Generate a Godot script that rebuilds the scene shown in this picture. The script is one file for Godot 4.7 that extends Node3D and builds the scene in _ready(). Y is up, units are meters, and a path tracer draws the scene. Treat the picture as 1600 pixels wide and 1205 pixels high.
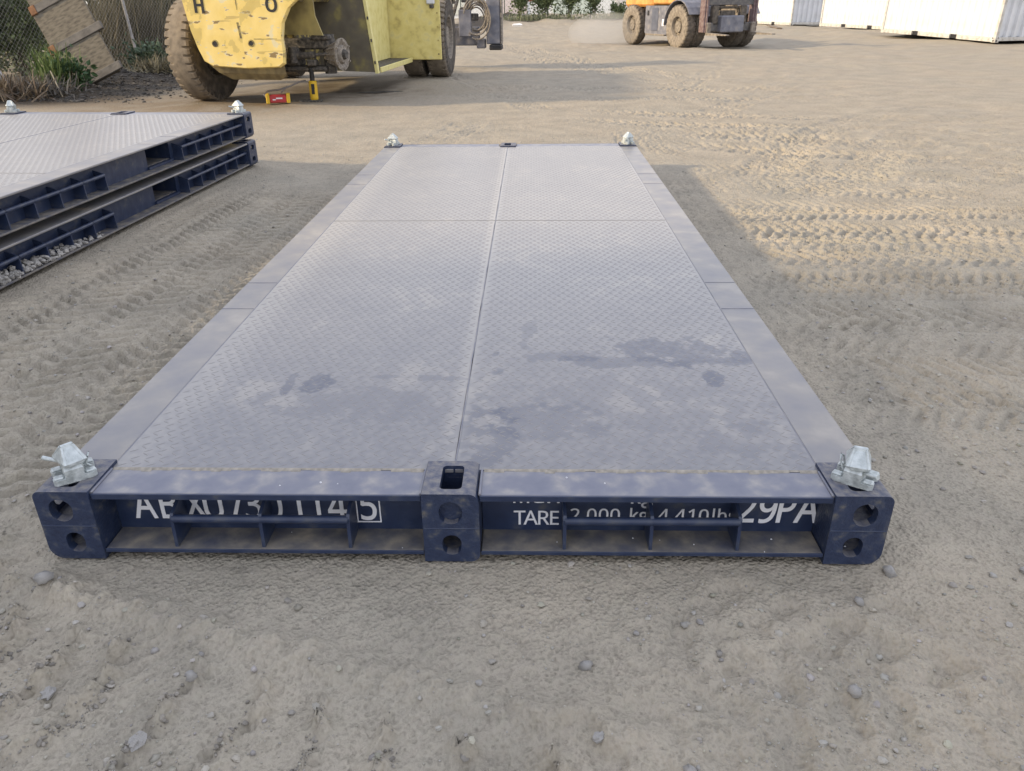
extends Node3D

# ---------------------------------------------------------------- mesh builder
class MB:
	var v := PackedVector3Array()
	var n := PackedVector3Array()
	var uv := PackedVector2Array()
	var c := PackedColorArray()
	var col := Color(1, 1, 1)

	func tri(a: Vector3, b: Vector3, d: Vector3, na: Vector3, nb: Vector3, nd: Vector3, ua := Vector2(), ub := Vector2(), ud := Vector2()) -> void:
		var x := (b - a).cross(d - a)
		if x.dot(na + nb + nd) > 0.0:      # Godot wants clockwise fronts
			v.append(a); v.append(d); v.append(b)
			n.append(na); n.append(nd); n.append(nb)
			uv.append(ua); uv.append(ud); uv.append(ub)
		else:
			v.append(a); v.append(b); v.append(d)
			n.append(na); n.append(nb); n.append(nd)
			uv.append(ua); uv.append(ub); uv.append(ud)
		c.append(col); c.append(col); c.append(col)

	func flat(a: Vector3, b: Vector3, d: Vector3, out: Vector3) -> void:
		var x := (b - a).cross(d - a)
		if x.length_squared() < 1e-18:
			return
		x = x.normalized()
		if x.dot(out) < 0.0:
			x = -x
		tri(a, b, d, x, x, x)

	func quad(a: Vector3, b: Vector3, d: Vector3, e: Vector3, out: Vector3) -> void:
		flat(a, b, d, out)
		flat(a, d, e, out)

	func box(ctr: Vector3, size: Vector3, bev := 0.0, basis := Basis()) -> void:
		# box with chamfered edges
		var h := size * 0.5
		var b := minf(bev, minf(h.x, minf(h.y, h.z)) * 0.9)
		for axis in 3:
			for s in [-1.0, 1.0]:
				var u := (axis + 1) % 3
				var w := (axis + 2) % 3
				var nn := Vector3(); nn[axis] = s
				var p := []
				for k in [[-1, -1], [1, -1], [1, 1], [-1, 1]]:
					var q := Vector3(); q[axis] = s * h[axis]; q[u] = k[0] * (h[u] - b); q[w] = k[1] * (h[w] - b)
					p.append(ctr + basis * q)
				quad(p[0], p[1], p[2], p[3], basis * nn)
		if b <= 0.0:
			return
		for axis in 3:      # edges along axis
			var u := (axis + 1) % 3
			var w := (axis + 2) % 3
			for su in [-1.0, 1.0]:
				for sw in [-1.0, 1.0]:
					var p := []
					for k in [[-1, 0], [1, 0], [1, 1], [-1, 1]]:
						var q := Vector3(); q[axis] = k[0] * (h[axis] - b)
						q[u] = su * (h[u] - (b if k[1] == 1 else 0.0)); q[w] = sw * (h[w] - (0.0 if k[1] == 1 else b))
						p.append(ctr + basis * q)
					var nn := Vector3(); nn[u] = su; nn[w] = sw
					quad(p[0], p[1], p[2], p[3], basis * nn)
		for sx in [-1.0, 1.0]:
			for sy in [-1.0, 1.0]:
				for sz in [-1.0, 1.0]:
					var sg := Vector3(sx, sy, sz)
					var p := []
					for axis in 3:
						var q := Vector3()
						for k in 3:
							q[k] = sg[k] * (h[k] - (0.0 if k == axis else b))
						p.append(ctr + basis * q)
					flat(p[0], p[1], p[2], basis * sg)

	func cyl(a: Vector3, b: Vector3, r1: float, r2: float, seg := 12, caps := true) -> void:
		var d := (b - a).normalized()
		var x := d.cross(Vector3(0, 1, 0) if absf(d.y) < 0.9 else Vector3(1, 0, 0)).normalized()
		var y := d.cross(x)
		for i in seg:
			var t0 := TAU * i / seg
			var t1 := TAU * (i + 1) / seg
			var n0 := x * cos(t0) + y * sin(t0)
			var n1 := x * cos(t1) + y * sin(t1)
			tri(a + n0 * r1, b + n0 * r2, b + n1 * r2, n0, n0, n1)
			tri(a + n0 * r1, b + n1 * r2, a + n1 * r1, n0, n1, n1)
			if caps:
				flat(a, a + n0 * r1, a + n1 * r1, -d)
				flat(b, b + n0 * r2, b + n1 * r2, d)

	func tube(path: Array, r: float, seg := 8) -> void:
		for i in path.size() - 1:
			cyl(path[i], path[i + 1], r, r, seg, i == 0 or i == path.size() - 2)

	func extrude(poly: PackedVector2Array, z0: float, z1: float, xf := Transform3D()) -> void:
		# polygon in xy, pushed from z0 to z1
		var idx := Geometry2D.triangulate_polygon(poly)
		for i in range(0, idx.size(), 3):
			for zz in [[z0, -1.0], [z1, 1.0]]:
				var a := Vector3(poly[idx[i]].x, poly[idx[i]].y, zz[0])
				var b := Vector3(poly[idx[i + 1]].x, poly[idx[i + 1]].y, zz[0])
				var d := Vector3(poly[idx[i + 2]].x, poly[idx[i + 2]].y, zz[0])
				flat(xf * a, xf * b, xf * d, xf.basis * Vector3(0, 0, signf(z1 - z0) * zz[1]))
		var sgn := -1.0 if Geometry2D.is_polygon_clockwise(poly) else 1.0
		for i in poly.size():
			var p := poly[i]
			var q := poly[(i + 1) % poly.size()]
			var e := q - p
			var o := Vector3(e.y, -e.x, 0) * sgn
			quad(xf * Vector3(p.x, p.y, z0), xf * Vector3(q.x, q.y, z0), xf * Vector3(q.x, q.y, z1), xf * Vector3(p.x, p.y, z1), xf.basis * o)

	func loft(rings: Array, cap0 := true, cap1 := true) -> void:
		var all := Vector3()
		var cnt := 0
		for r in rings:
			for p in r:
				all += p; cnt += 1
		for k in rings.size() - 1:
			var r0: Array = rings[k]
			var r1: Array = rings[k + 1]
			var mid := Vector3()
			for p in r0: mid += p
			for p in r1: mid += p
			mid /= float(r0.size() * 2)
			for i in r0.size():
				var j := (i + 1) % r0.size()
				var o: Vector3 = (r0[i] + r0[j] + r1[i] + r1[j]) * 0.25 - mid
				quad(r0[i], r0[j], r1[j], r1[i], o)
		all /= float(cnt)
		for e in [[0, cap0], [rings.size() - 1, cap1]]:
			if e[1]:
				var r: Array = rings[e[0]]
				var m := Vector3()
				for p in r: m += p
				m /= float(r.size())
				for i in r.size():
					flat(m, r[i], r[(i + 1) % r.size()], m - all)

	func lathe(profile: Array, axis_xf: Transform3D, seg := 32) -> void:
		# profile of Vector2(x along the axis, radius); axis is local x
		for k in profile.size() - 1:
			var p: Vector2 = profile[k]
			var q: Vector2 = profile[k + 1]
			var e := (q - p)
			if e.length() < 1e-6: continue
			e = e.normalized()
			var nn := Vector2(-e.y, e.x)
			for i in seg:
				var t0 := TAU * i / seg
				var t1 := TAU * (i + 1) / seg
				var P := func(w: Vector2, t: float) -> Vector3: return axis_xf * Vector3(w.x, w.y * cos(t), w.y * sin(t))
				var N := func(t: float) -> Vector3: return axis_xf.basis * Vector3(nn.x, nn.y * cos(t), nn.y * sin(t))
				tri(P.call(p, t0), P.call(q, t0), P.call(q, t1), N.call(t0), N.call(t0), N.call(t1))
				tri(P.call(p, t0), P.call(q, t1), P.call(p, t1), N.call(t0), N.call(t1), N.call(t1))

	func mesh() -> ArrayMesh:
		var a := []
		a.resize(Mesh.ARRAY_MAX)
		a[Mesh.ARRAY_VERTEX] = v
		a[Mesh.ARRAY_NORMAL] = n
		a[Mesh.ARRAY_TEX_UV] = uv
		a[Mesh.ARRAY_COLOR] = c
		var m := ArrayMesh.new()
		m.add_surface_from_arrays(Mesh.PRIMITIVE_TRIANGLES, a)
		return m

# ---------------------------------------------------------------- scene helpers
func lin(r: float, g: float, b: float) -> Color:
	return Color(r, g, b).linear_to_srgb()

func mat(r: float, g: float, b: float, rough := 0.8, metal := 0.0) -> StandardMaterial3D:
	var m := StandardMaterial3D.new()
	m.albedo_color = lin(r, g, b)
	m.roughness = rough
	m.metallic = metal
	return m

func noise_tex(sd: int, freq: float, oct: int, stops: Array, size := 512, type := FastNoiseLite.TYPE_SIMPLEX_SMOOTH) -> NoiseTexture2D:
	var f := FastNoiseLite.new()
	f.noise_type = type
	f.seed = sd
	f.frequency = freq
	f.fractal_octaves = oct
	var t := NoiseTexture2D.new()
	t.width = size; t.height = size
	t.seamless = true
	t.noise = f
	if stops.size():
		var g := Gradient.new()
		var off := PackedFloat32Array()
		var cols := PackedColorArray()
		for s in stops:
			off.append(s[0]); cols.append(s[1])
		g.offsets = off; g.colors = cols
		t.color_ramp = g
	return t

func tmat(tex: Texture2D, per_m: float, rough := 0.8, bump: Texture2D = null, cm := 0.0, metal := 0.0) -> StandardMaterial3D:
	var m := StandardMaterial3D.new()
	m.albedo_texture = tex
	m.roughness = rough
	m.metallic = metal
	m.uv1_triplanar = true
	m.uv1_scale = Vector3.ONE * per_m
	if bump:
		m.heightmap_enabled = true
		m.heightmap_texture = bump
		m.heightmap_scale = cm
	return m

var used := {}
func numbered(called: String) -> String:
	if not used.has(called):
		used[called] = 0
		return called
	used[called] += 1
	return "%s_%03d" % [called, used[called]]

func tag(o: Node, label := "", category := "", group := "", kind := "") -> void:
	if label: o.set_meta("label", label)
	if category: o.set_meta("category", category)
	if group: o.set_meta("group", group)
	if kind: o.set_meta("kind", kind)

func thing(called: String, label: String, category: String, at := Vector3(), turn := 0.0, group := "") -> Node3D:
	var o := Node3D.new()
	o.name = numbered(called)
	add_child(o)
	o.position = at
	o.rotation_degrees.y = turn
	tag(o, label, category, group)
	return o

var part_count := {}
func part_name(parent: Node, called: String) -> String:
	var k := "%d/%s" % [parent.get_instance_id(), called]
	if not part_count.has(k):
		part_count[k] = 0
		return called
	part_count[k] += 1
	return "%s_%03d" % [called, part_count[k]]

func put(parent: Node, called: String, mesh: Mesh, m: Material, at := Transform3D(), label := "", kind := "") -> MeshInstance3D:
	var o := MeshInstance3D.new()
	o.name = numbered(called) if parent == self else part_name(parent, called)
	o.mesh = mesh
	if m: o.material_override = m
	o.transform = at
	parent.add_child(o, true)
	tag(o, label, "", "", kind)
	return o

func scatter(parent: Node, called: String, mesh: Mesh, m: Material, xfs: Array, cols: Array = []) -> MultiMeshInstance3D:
	var mm := MultiMesh.new()
	mm.transform_format = MultiMesh.TRANSFORM_3D
	mm.use_colors = cols.size() > 0
	mm.mesh = mesh
	mm.instance_count = xfs.size()
	for i in xfs.size():
		mm.set_instance_transform(i, xfs[i])
		if cols.size():
			mm.set_instance_color(i, cols[i])
	var o := MultiMeshInstance3D.new()
	o.name = numbered(called) if parent == self else part_name(parent, called)
	o.multimesh = mm
	o.material_override = m
	parent.add_child(o, true)
	o.set_meta("kind", "stuff")
	return o

func twin(src: Node3D, at: Transform3D, label: String) -> Node3D:
	var o: Node3D = src.duplicate()
	o.name = numbered(String(src.name).trim_suffix("_" + String(src.name).get_slice("_", String(src.name).get_slice_count("_") - 1)) if String(src.name).right(3).is_valid_int() else String(src.name))
	add_child(o)
	o.transform = at
	o.set_meta("label", label)
	return o

func rounded(pts: Array, radii: Array, seg := 6) -> PackedVector2Array:
	# polygon with rounded corners
	var out := PackedVector2Array()
	var k := pts.size()
	for i in k:
		var p: Vector2 = pts[i]
		var r: float = radii[i]
		if r <= 0.0:
			out.append(p)
			continue
		var a: Vector2 = (pts[(i + k - 1) % k] - p).normalized()
		var b: Vector2 = (pts[(i + 1) % k] - p).normalized()
		var half := acos(clampf(a.dot(b), -1, 1)) * 0.5
		var t := r / tan(half)
		var ctr := p + (a + b).normalized() * (r / sin(half))
		var a0 := (p + a * t - ctr).angle()
		var a1 := (p + b * t - ctr).angle()
		var da := wrapf(a1 - a0, -PI, PI)
		for s in seg + 1:
			out.append(ctr + Vector2.from_angle(a0 + da * s / seg) * r)
	return out

func stadium(w: float, h: float, seg := 10) -> PackedVector2Array:
	var out := PackedVector2Array()
	var r := minf(w, h) * 0.5
	var d := Vector2(maxf(w * 0.5 - r, 0), maxf(h * 0.5 - r, 0))
	for i in seg * 2:
		var t := TAU * i / (seg * 2)
		var q := Vector2(cos(t), sin(t))
		out.append(Vector2(signf(q.x + 1e-9) * d.x, signf(q.y + 1e-9) * d.y) + q * r)
	return out

var rng := RandomNumberGenerator.new()
var wide := FastNoiseLite.new()
var mid := FastNoiseLite.new()
var fine := FastNoiseLite.new()
var tone := FastNoiseLite.new()
var tracks := []
var cells := FastNoiseLite.new()
const STACK_Y := 0.055

# ---------------------------------------------------------------- the ground
func smooth(a: float, b: float, x: float) -> float:
	var t := clampf((x - a) / (b - a), 0.0, 1.0)
	return t * t * (3.0 - 2.0 * t)

func track(ax: float, az: float, bx: float, bz: float, w: float, pitch: float, depth: float, slant: float, bow := 0.0, fade := 1.0) -> void:
	var a := Vector2(ax, az)
	var b := Vector2(bx, bz)
	var d := (b - a)
	var L := d.length()
	d /= L
	var m := maxf(w, 0.1) + absf(bow) + 0.1
	tracks.append({"a": a, "d": d, "n": Vector2(-d.y, d.x), "L": L, "w": w, "p": pitch, "h": depth, "s": slant, "bow": bow, "f": fade,
		"x0": minf(ax, bx) - m, "x1": maxf(ax, bx) + m, "z0": minf(az, bz) - m, "z1": maxf(az, bz) + m})

func ground_h(x: float, z: float) -> float:
	var far := smooth(6.0, 30.0, -z)
	var h := wide.get_noise_2d(x, z) * lerpf(0.022, 0.10, far) - 0.008
	h += mid.get_noise_2d(x, z) * 0.0055
	var f: float = fine.get_noise_2d(x, z)
	h += f * 0.0020 + maxf(0.0, f - 0.30) * 0.007
	var imprint := 0.0
	for t in tracks:
		if x < t.x0 or x > t.x1 or z < t.z0 or z > t.z1:
			continue
		var q := Vector2(x, z) - (t.a as Vector2)
		var s: float = q.dot(t.d)
		if s < 0.0 or s > t.L:
			continue
		var e: float = s / t.L
		var u: float = q.dot(t.n) - t.bow * 4.0 * e * (1.0 - e)
		var au: float = absf(u) / float(t.w)
		if au > 1.5:
			continue
		var ends: float = smooth(0.0, 0.12, e) * smooth(0.0, 0.12, 1.0 - e) * (0.55 + 0.75 * clampf(tone.get_noise_2d(x * 3.0 + t.p * 91.0, z * 3.0) + 0.45, 0.0, 1.0))
		if au <= 1.0:
			if t.h > 0.04:     # crescent ridges of thrown-up clods
				var pr: float = s / t.p + au * au * t.s + 0.35 * mid.get_noise_2d(x, z)
				var ridge := pow(0.5 + 0.5 * sin(pr * TAU), 7.0)
				imprint += ends * t.h * (ridge * (0.35 + 1.1 * f) - 0.08) * smooth(0.0, 0.3, 1.0 - au)
				continue
			var ph: float = s / t.p + au * t.s + 0.22 * f + 0.22 * mid.get_noise_2d(x * 0.8, z * 0.8)
			if u < 0.0: ph += 0.5
			var wv := clampf(sin(ph * TAU) * 2.8 + 0.6, -1.0, 1.0)
			imprint += ends * t.h * (wv * 0.5 - 0.55) * smooth(0.0, 0.12, 1.0 - au) * (0.35 + 0.65 * smooth(0.03, 0.16, au))
		else:
			imprint += ends * t.h * 0.7 * (1.0 - absf(au - 1.2) / 0.3) * (0.5 + 0.5 * f) if au < 1.5 else 0.0
	h += clampf(imprint, -0.042, 0.04)
	# ground pressed into small plates by many passes of lugged tyres
	if z > -9.0 and z < 1.0 and absf(x) < 6.0:
		var m := smooth(-0.25, 0.3, tone.get_noise_2d(x * 1.6 + 30.0, z * 1.1))
		if x < -1.2: m *= 0.45 * smooth(-4.6, -3.2, z)
		else: m *= 0.5 * smooth(-0.3, -1.4, z) if x > 1.2 else 0.12
		if m > 0.01:
			h -= (1.0 - smooth(-1.0, -0.62, cells.get_noise_2d(x * 0.72 + 0.02 * f, z * 1.5 + x * 0.55))) * 0.026 * m
	# the hard level pads under the platform and the stack
	var inx := smooth(0.10, 0.0, maxf(absf(x) - 1.2, maxf(z - 0.0, -6.06 - z)))
	if inx > 0.0:
		h = lerpf(h, -0.006 + f * 0.003, inx * 0.85)
	var sx := x + 3.84
	var sz := z + 3.1
	var left := smooth(2.6, 0.9, absf(sx)) * smooth(5.2, 3.2, absf(sz))
	h += left * (STACK_Y - 0.002)
	var on := smooth(1.45, 1.2, absf(sx)) * smooth(3.4, 3.0, absf(sz))
	h = lerpf(h, STACK_Y - 0.008 + f * 0.003, on)
	# dark bank of soil under the fence
	h += 0.22 * exp(-pow((x + 8.6 + (z + 15.0) * 0.1) / 0.9, 2.0)) * smooth(-11.0, -12.5, z) * (0.7 + 0.6 * mid.get_noise_2d(x * 0.4, z * 0.4))
	# low rise under the containers
	h += 0.15 * exp(-(pow((x - 15.0) / 4.0, 2.0) + pow((z + 38.0) / 7.0, 2.0)))
	h += 0.35 * smooth(-57.0, -61.0, z) * (0.8 + 0.6 * wide.get_noise_2d(x, z * 2.0)) * smooth(-8.0, -2.0, x) * smooth(14.0, 10.0, x)
	return h

func ground_tone(x: float, z: float) -> Color:
	var a := tone.get_noise_2d(x * 1.0, z * 1.0)
	var b := mid.get_noise_2d(x * 0.7 + 40.0, z * 0.7)
	var k := clampf(0.5 + a * 0.6 + b * 0.3, 0.0, 1.0)
	var grey := Vector3(0.338, 0.313, 0.262)
	var tan_ := Vector3(0.375, 0.328, 0.26)
	var c := grey.lerp(tan_, k * 0.7 + 0.3 * smooth(2.0, 10.0, -z))
	c *= 0.93 + 0.14 * b
	var soil := exp(-pow((x + 7.9 + (z + 15.0) * 0.1) / 1.3, 2.0)) * smooth(-10.8, -12.2, z)
	c = c.lerp(Vector3(0.055, 0.049, 0.043), clampf(soil * 1.5, 0.0, 0.95))
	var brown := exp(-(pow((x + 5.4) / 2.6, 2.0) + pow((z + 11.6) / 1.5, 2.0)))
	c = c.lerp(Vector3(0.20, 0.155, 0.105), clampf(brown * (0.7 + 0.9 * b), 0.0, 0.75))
	var under_dark := exp(-(pow((x + 3.6) / 2.2, 2.0) + pow((z + 13.6) / 1.7, 2.0)))  # oil brown, widened to paint the dark under the machine into the ground
	c = c.lerp(Vector3(0.15, 0.125, 0.095), clampf(under_dark * (0.9 + 0.8 * b), 0.0, 0.85))
	return Color(c.x, c.y, c.z)

func lines_from(a: float, b: float, step: float, grow_lo: float, lo_end: float, grow_hi: float, hi_end: float) -> PackedFloat32Array:
	var mids := PackedFloat32Array()
	var k := int((b - a) / step)
	for i in k + 1:
		mids.append(a + i * step)
	var lo := PackedFloat32Array()
	var s := step
	var p := a
	while p > lo_end:
		s *= grow_lo
		p -= s
		lo.append(p)
	lo.reverse()
	var out := lo
	out.append_array(mids)
	s = step
	p = mids[mids.size() - 1]
	while p < hi_end:
		s *= grow_hi
		p += s
		out.append(p)
	return out

func build_ground() -> void:
	# right of the platform: two bands of tyre print running off to the right
	track(1.35, -3.75, 5.8, -3.45, 0.24, 0.085, 0.014, 0.9, 0.05)
	track(1.35, -3.25, 5.8, -3.10, 0.20, 0.10, 0.012, -0.8, 0.04)
	track(1.3, -2.52, 5.4, -2.45, 0.24, 0.075, 0.016, 1.4, 0.03)
	track(1.3, -1.95, 5.0, -1.75, 0.20, 0.11, 0.013, 0.9, 0.05)
	track(1.35, -1.30, 4.0, -1.0, 0.18, 0.12, 0.012, 0.7, 0.10)
	track(1.5, -6.2, 8.0, -5.0, 0.22, 0.09, 0.012, 0.8, 0.3)
	track(1.6, -8.4, 9.0, -6.4, 0.22, 0.09, 0.012, -0.8, 0.4)
	track(2.2, -4.6, 6.5, -9.5, 0.22, 0.10, 0.012, 0.8, 0.25)
	track(3.0, -4.4, 7.2, -9.0, 0.22, 0.10, 0.012, 0.8, 0.25)
	# left, between the stack and the platform
	track(-1.6, -5.0, -0.6, -9.6, 0.24, 0.09, 0.012, 0.8, 0.1)
	# foreground, the lug marks of a big tyre crossing obliquely
	track(-2.1, 0.10, 0.6, 0.92, 0.24, 0.185, 0.075, 0.55, 0.04)
	track(-0.2, 0.95, 1.4, 0.22, 0.18, 0.16, 0.016, 0.5, 0.02)
	track(0.5, 0.10, 2.2, 0.95, 0.18, 0.14, 0.015, -0.6, 0.05)
	track(-1.9, -0.55, -1.0, 0.55, 0.18, 0.13, 0.05, 0.6, 0.05)
	for k in 4:
		track(-2.72 + k * 0.41, 0.35 - 0.1 * k, -2.22 + k * 0.33, -5.2, 0.19, 0.088 + 0.006 * (k % 3), 0.030, 1.5 - 0.4 * (k % 2), 0.03)
	for k in 7:
		track(1.3, -1.0 - k * 0.52, 6.5, -0.75 - k * 0.55, 0.19, 0.085 + 0.01 * (k % 3), 0.020, 1.3 if k % 2 == 0 else -1.1, 0.04 * (k % 3 - 1))
	for k in 6:
		track(1.4 + k * 0.5, -4.6 - k * 0.5, 9.0, -3.6 - k * 1.0, 0.22, 0.09, 0.011, 1.0, 0.15)
	for k in 5:
		track(-1.6 + k * 0.7, 0.2, -1.3 + k * 0.75, 0.95, 0.13, 0.05, 0.006, 1.2, 0.03)
	# long sweeping ruts on the right, out to the far yard
	for q in [[1.6, -7.6, 10.0, -5.6, 0.5], [1.7, -8.5, 11.0, -6.6, 0.6], [0.4, -9.6, 12.0, -8.6, 0.9], [0.6, -10.6, 13.0, -9.8, 1.0], [2.2, -5.2, 6.8, -11.5, -0.5], [3.1, -5.2, 7.9, -11.2, -0.5], [4.2, -4.9, 10.5, -9.6, -0.7], [-2.0, -13.0, 9.0, -13.4, 1.2], [-1.6, -14.6, 10.0, -15.2, 1.3]]:
		track(q[0], q[1], q[2], q[3], 0.26, 0.15, 0.0245, 0.8, q[4])
	# far tracks
	for k in 9:
		var x := rng.randf_range(-2.0, 8.0)
		track(x, -9.0 - k, x + rng.randf_range(-6, 9), -19.0 - k * 1.6, 0.25, 0.16, 0.018, 0.8, rng.randf_range(-0.8, 0.8))

	var xs := lines_from(-2.85, 3.3, 0.0135, 1.035, -420.0, 1.035, 420.0)
	var zs := lines_from(-4.4, 0.95, 0.0135, 1.013, -640.0, 1.18, 30.0)
	var nx := xs.size()
	var nz := zs.size()
	var hs := PackedFloat32Array(); hs.resize(nx * nz)
	var vs := PackedVector3Array(); vs.resize(nx * nz)
	var ns := PackedVector3Array(); ns.resize(nx * nz)
	var cs := PackedColorArray(); cs.resize(nx * nz)
	for j in nz:
		var z := zs[j]
		for i in nx:
			var x := xs[i]
			var k := j * nx + i
			var h := ground_h(x, z) if z > -120.0 and absf(x) < 120.0 else -0.01
			hs[k] = h
			vs[k] = Vector3(x, h, z)
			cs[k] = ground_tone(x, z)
	for j in nz:
		for i in nx:
			var i0 := maxi(i - 1, 0); var i1 := mini(i + 1, nx - 1)
			var j0 := maxi(j - 1, 0); var j1 := mini(j + 1, nz - 1)
			ns[j * nx + i] = Vector3(-(hs[j * nx + i1] - hs[j * nx + i0]) / (xs[i1] - xs[i0]), 1.0, -(hs[j1 * nx + i] - hs[j0 * nx + i]) / (zs[j1] - zs[j0])).normalized()
	var idx := PackedInt32Array(); idx.resize((nx - 1) * (nz - 1) * 6)
	var w := 0
	for j in nz - 1:
		for i in nx - 1:
			var k := j * nx + i
			idx[w] = k; idx[w + 1] = k + 1; idx[w + 2] = k + nx
			idx[w + 3] = k + 1; idx[w + 4] = k + nx + 1; idx[w + 5] = k + nx
			w += 6
	var a := []
	a.resize(Mesh.ARRAY_MAX)
	a[Mesh.ARRAY_VERTEX] = vs; a[Mesh.ARRAY_NORMAL] = ns; a[Mesh.ARRAY_COLOR] = cs; a[Mesh.ARRAY_INDEX] = idx
	var m := ArrayMesh.new()
	m.add_surface_from_arrays(Mesh.PRIMITIVE_TRIANGLES, a)
	var gm := StandardMaterial3D.new()
	gm.vertex_color_use_as_albedo = true
	gm.albedo_texture = grit_colour()
	gm.uv1_triplanar = true
	gm.uv1_world_triplanar = true
	gm.uv1_scale = Vector3.ONE * 0.71
	gm.roughness = 0.95
	gm.metallic_specular = 0.25
	gm.heightmap_enabled = true
	gm.heightmap_texture = grit_bump()
	gm.heightmap_scale = 1.4
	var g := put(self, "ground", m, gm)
	tag(g, "dusty tan and grey gravel yard marked with tyre tracks", "ground", "", "structure")

# fine sharp grit: several grain sizes summed, tiling by mirrored blending of the noise borders
func grit(sd: int, x: int, y: int, S: int, a: FastNoiseLite, b: FastNoiseLite, c: FastNoiseLite) -> float:
	var w := 64.0
	var v := a.get_noise_2d(x, y) * 0.45 + b.get_noise_2d(x, y) * 0.4 + c.get_noise_2d(x, y) * 0.5
	if x < w:
		var e := x / w
		v = lerpf(a.get_noise_2d(x + S, y) * 0.45 + b.get_noise_2d(x + S, y) * 0.4 + c.get_noise_2d(x + S, y) * 0.5, v, e)
	if y < w:
		var e := y / w
		v = lerpf(a.get_noise_2d(x, y + S) * 0.45 + b.get_noise_2d(x, y + S) * 0.4 + c.get_noise_2d(x, y + S) * 0.5, v, e)
	return v

func grit_noises(sd: int) -> Array:
	var a := FastNoiseLite.new(); a.seed = sd; a.noise_type = FastNoiseLite.TYPE_PERLIN; a.frequency = 0.03; a.fractal_octaves = 3
	var b := FastNoiseLite.new(); b.seed = sd + 1; b.noise_type = FastNoiseLite.TYPE_VALUE; b.frequency = 0.23; b.fractal_octaves = 2
	var c := FastNoiseLite.new(); c.seed = sd + 2; c.noise_type = FastNoiseLite.TYPE_CELLULAR; c.frequency = 0.11; c.fractal_octaves = 1
	c.cellular_return_type = FastNoiseLite.RETURN_DISTANCE
	return [a, b, c]

func grit_bump() -> ImageTexture:
	var S := 896
	var q := grit_noises(15)
	var im := Image.create(S, S, false, Image.FORMAT_L8)
	for y in S:
		for x in S:
			var v := grit(15, x, y, S, q[0], q[1], q[2])
			im.set_pixel(x, y, Color(1, 1, 1) * clampf(0.42 - v * 0.62, 0.0, 1.0))
	return ImageTexture.create_from_image(im)

func grit_colour() -> ImageTexture:
	var S := 896
	var q := grit_noises(15)
	var r := RandomNumberGenerator.new(); r.seed = 8
	var im := Image.create(S, S, false, Image.FORMAT_RGB8)
	for y in S:
		for x in S:
			var v := -grit(15, x, y, S, q[0], q[1], q[2])
			var k := clampf(0.80 + v * 0.55 + r.randf_range(-0.12, 0.12), 0.3, 1.0)
			im.set_pixel(x, y, Color(k, k * 0.992, k * 0.975).linear_to_srgb())
	return ImageTexture.create_from_image(im)

# stones: lumpy icosahedra
func stone_mesh(sd: int, flat_ := 0.7, rings := 5, seg := 8, sharp := false) -> ArrayMesh:
	var f := FastNoiseLite.new()
	f.seed = sd; f.frequency = 0.9
	var mb := MB.new()
	var P := func(i: int, j: int) -> Vector3:
		var a := PI * i / rings
		var b := TAU * (j % seg) / seg
		var d := Vector3(sin(a) * cos(b), cos(a), sin(a) * sin(b))
		var r := 0.5 * (1.0 + 0.55 * f.get_noise_3dv(d * 1.3) + 0.3 * f.get_noise_3dv(d * 3.1))
		return d * r * Vector3(1.15, flat_, 0.9)
	for i in rings:
		for j in seg:
			var a: Vector3 = P.call(i, j); var b: Vector3 = P.call(i + 1, j); var c: Vector3 = P.call(i + 1, j + 1); var d: Vector3 = P.call(i, j + 1)
			if sharp:
				if i < rings - 1: mb.flat(a, b, c, a + b + c)
				if i > 0: mb.flat(a, c, d, a + c + d)
				continue
			if i < rings - 1: mb.tri(a, b, c, a.normalized(), b.normalized(), c.normalized())
			if i > 0: mb.tri(a, c, d, a.normalized(), c.normalized(), d.normalized())
	return mb.mesh()

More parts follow.
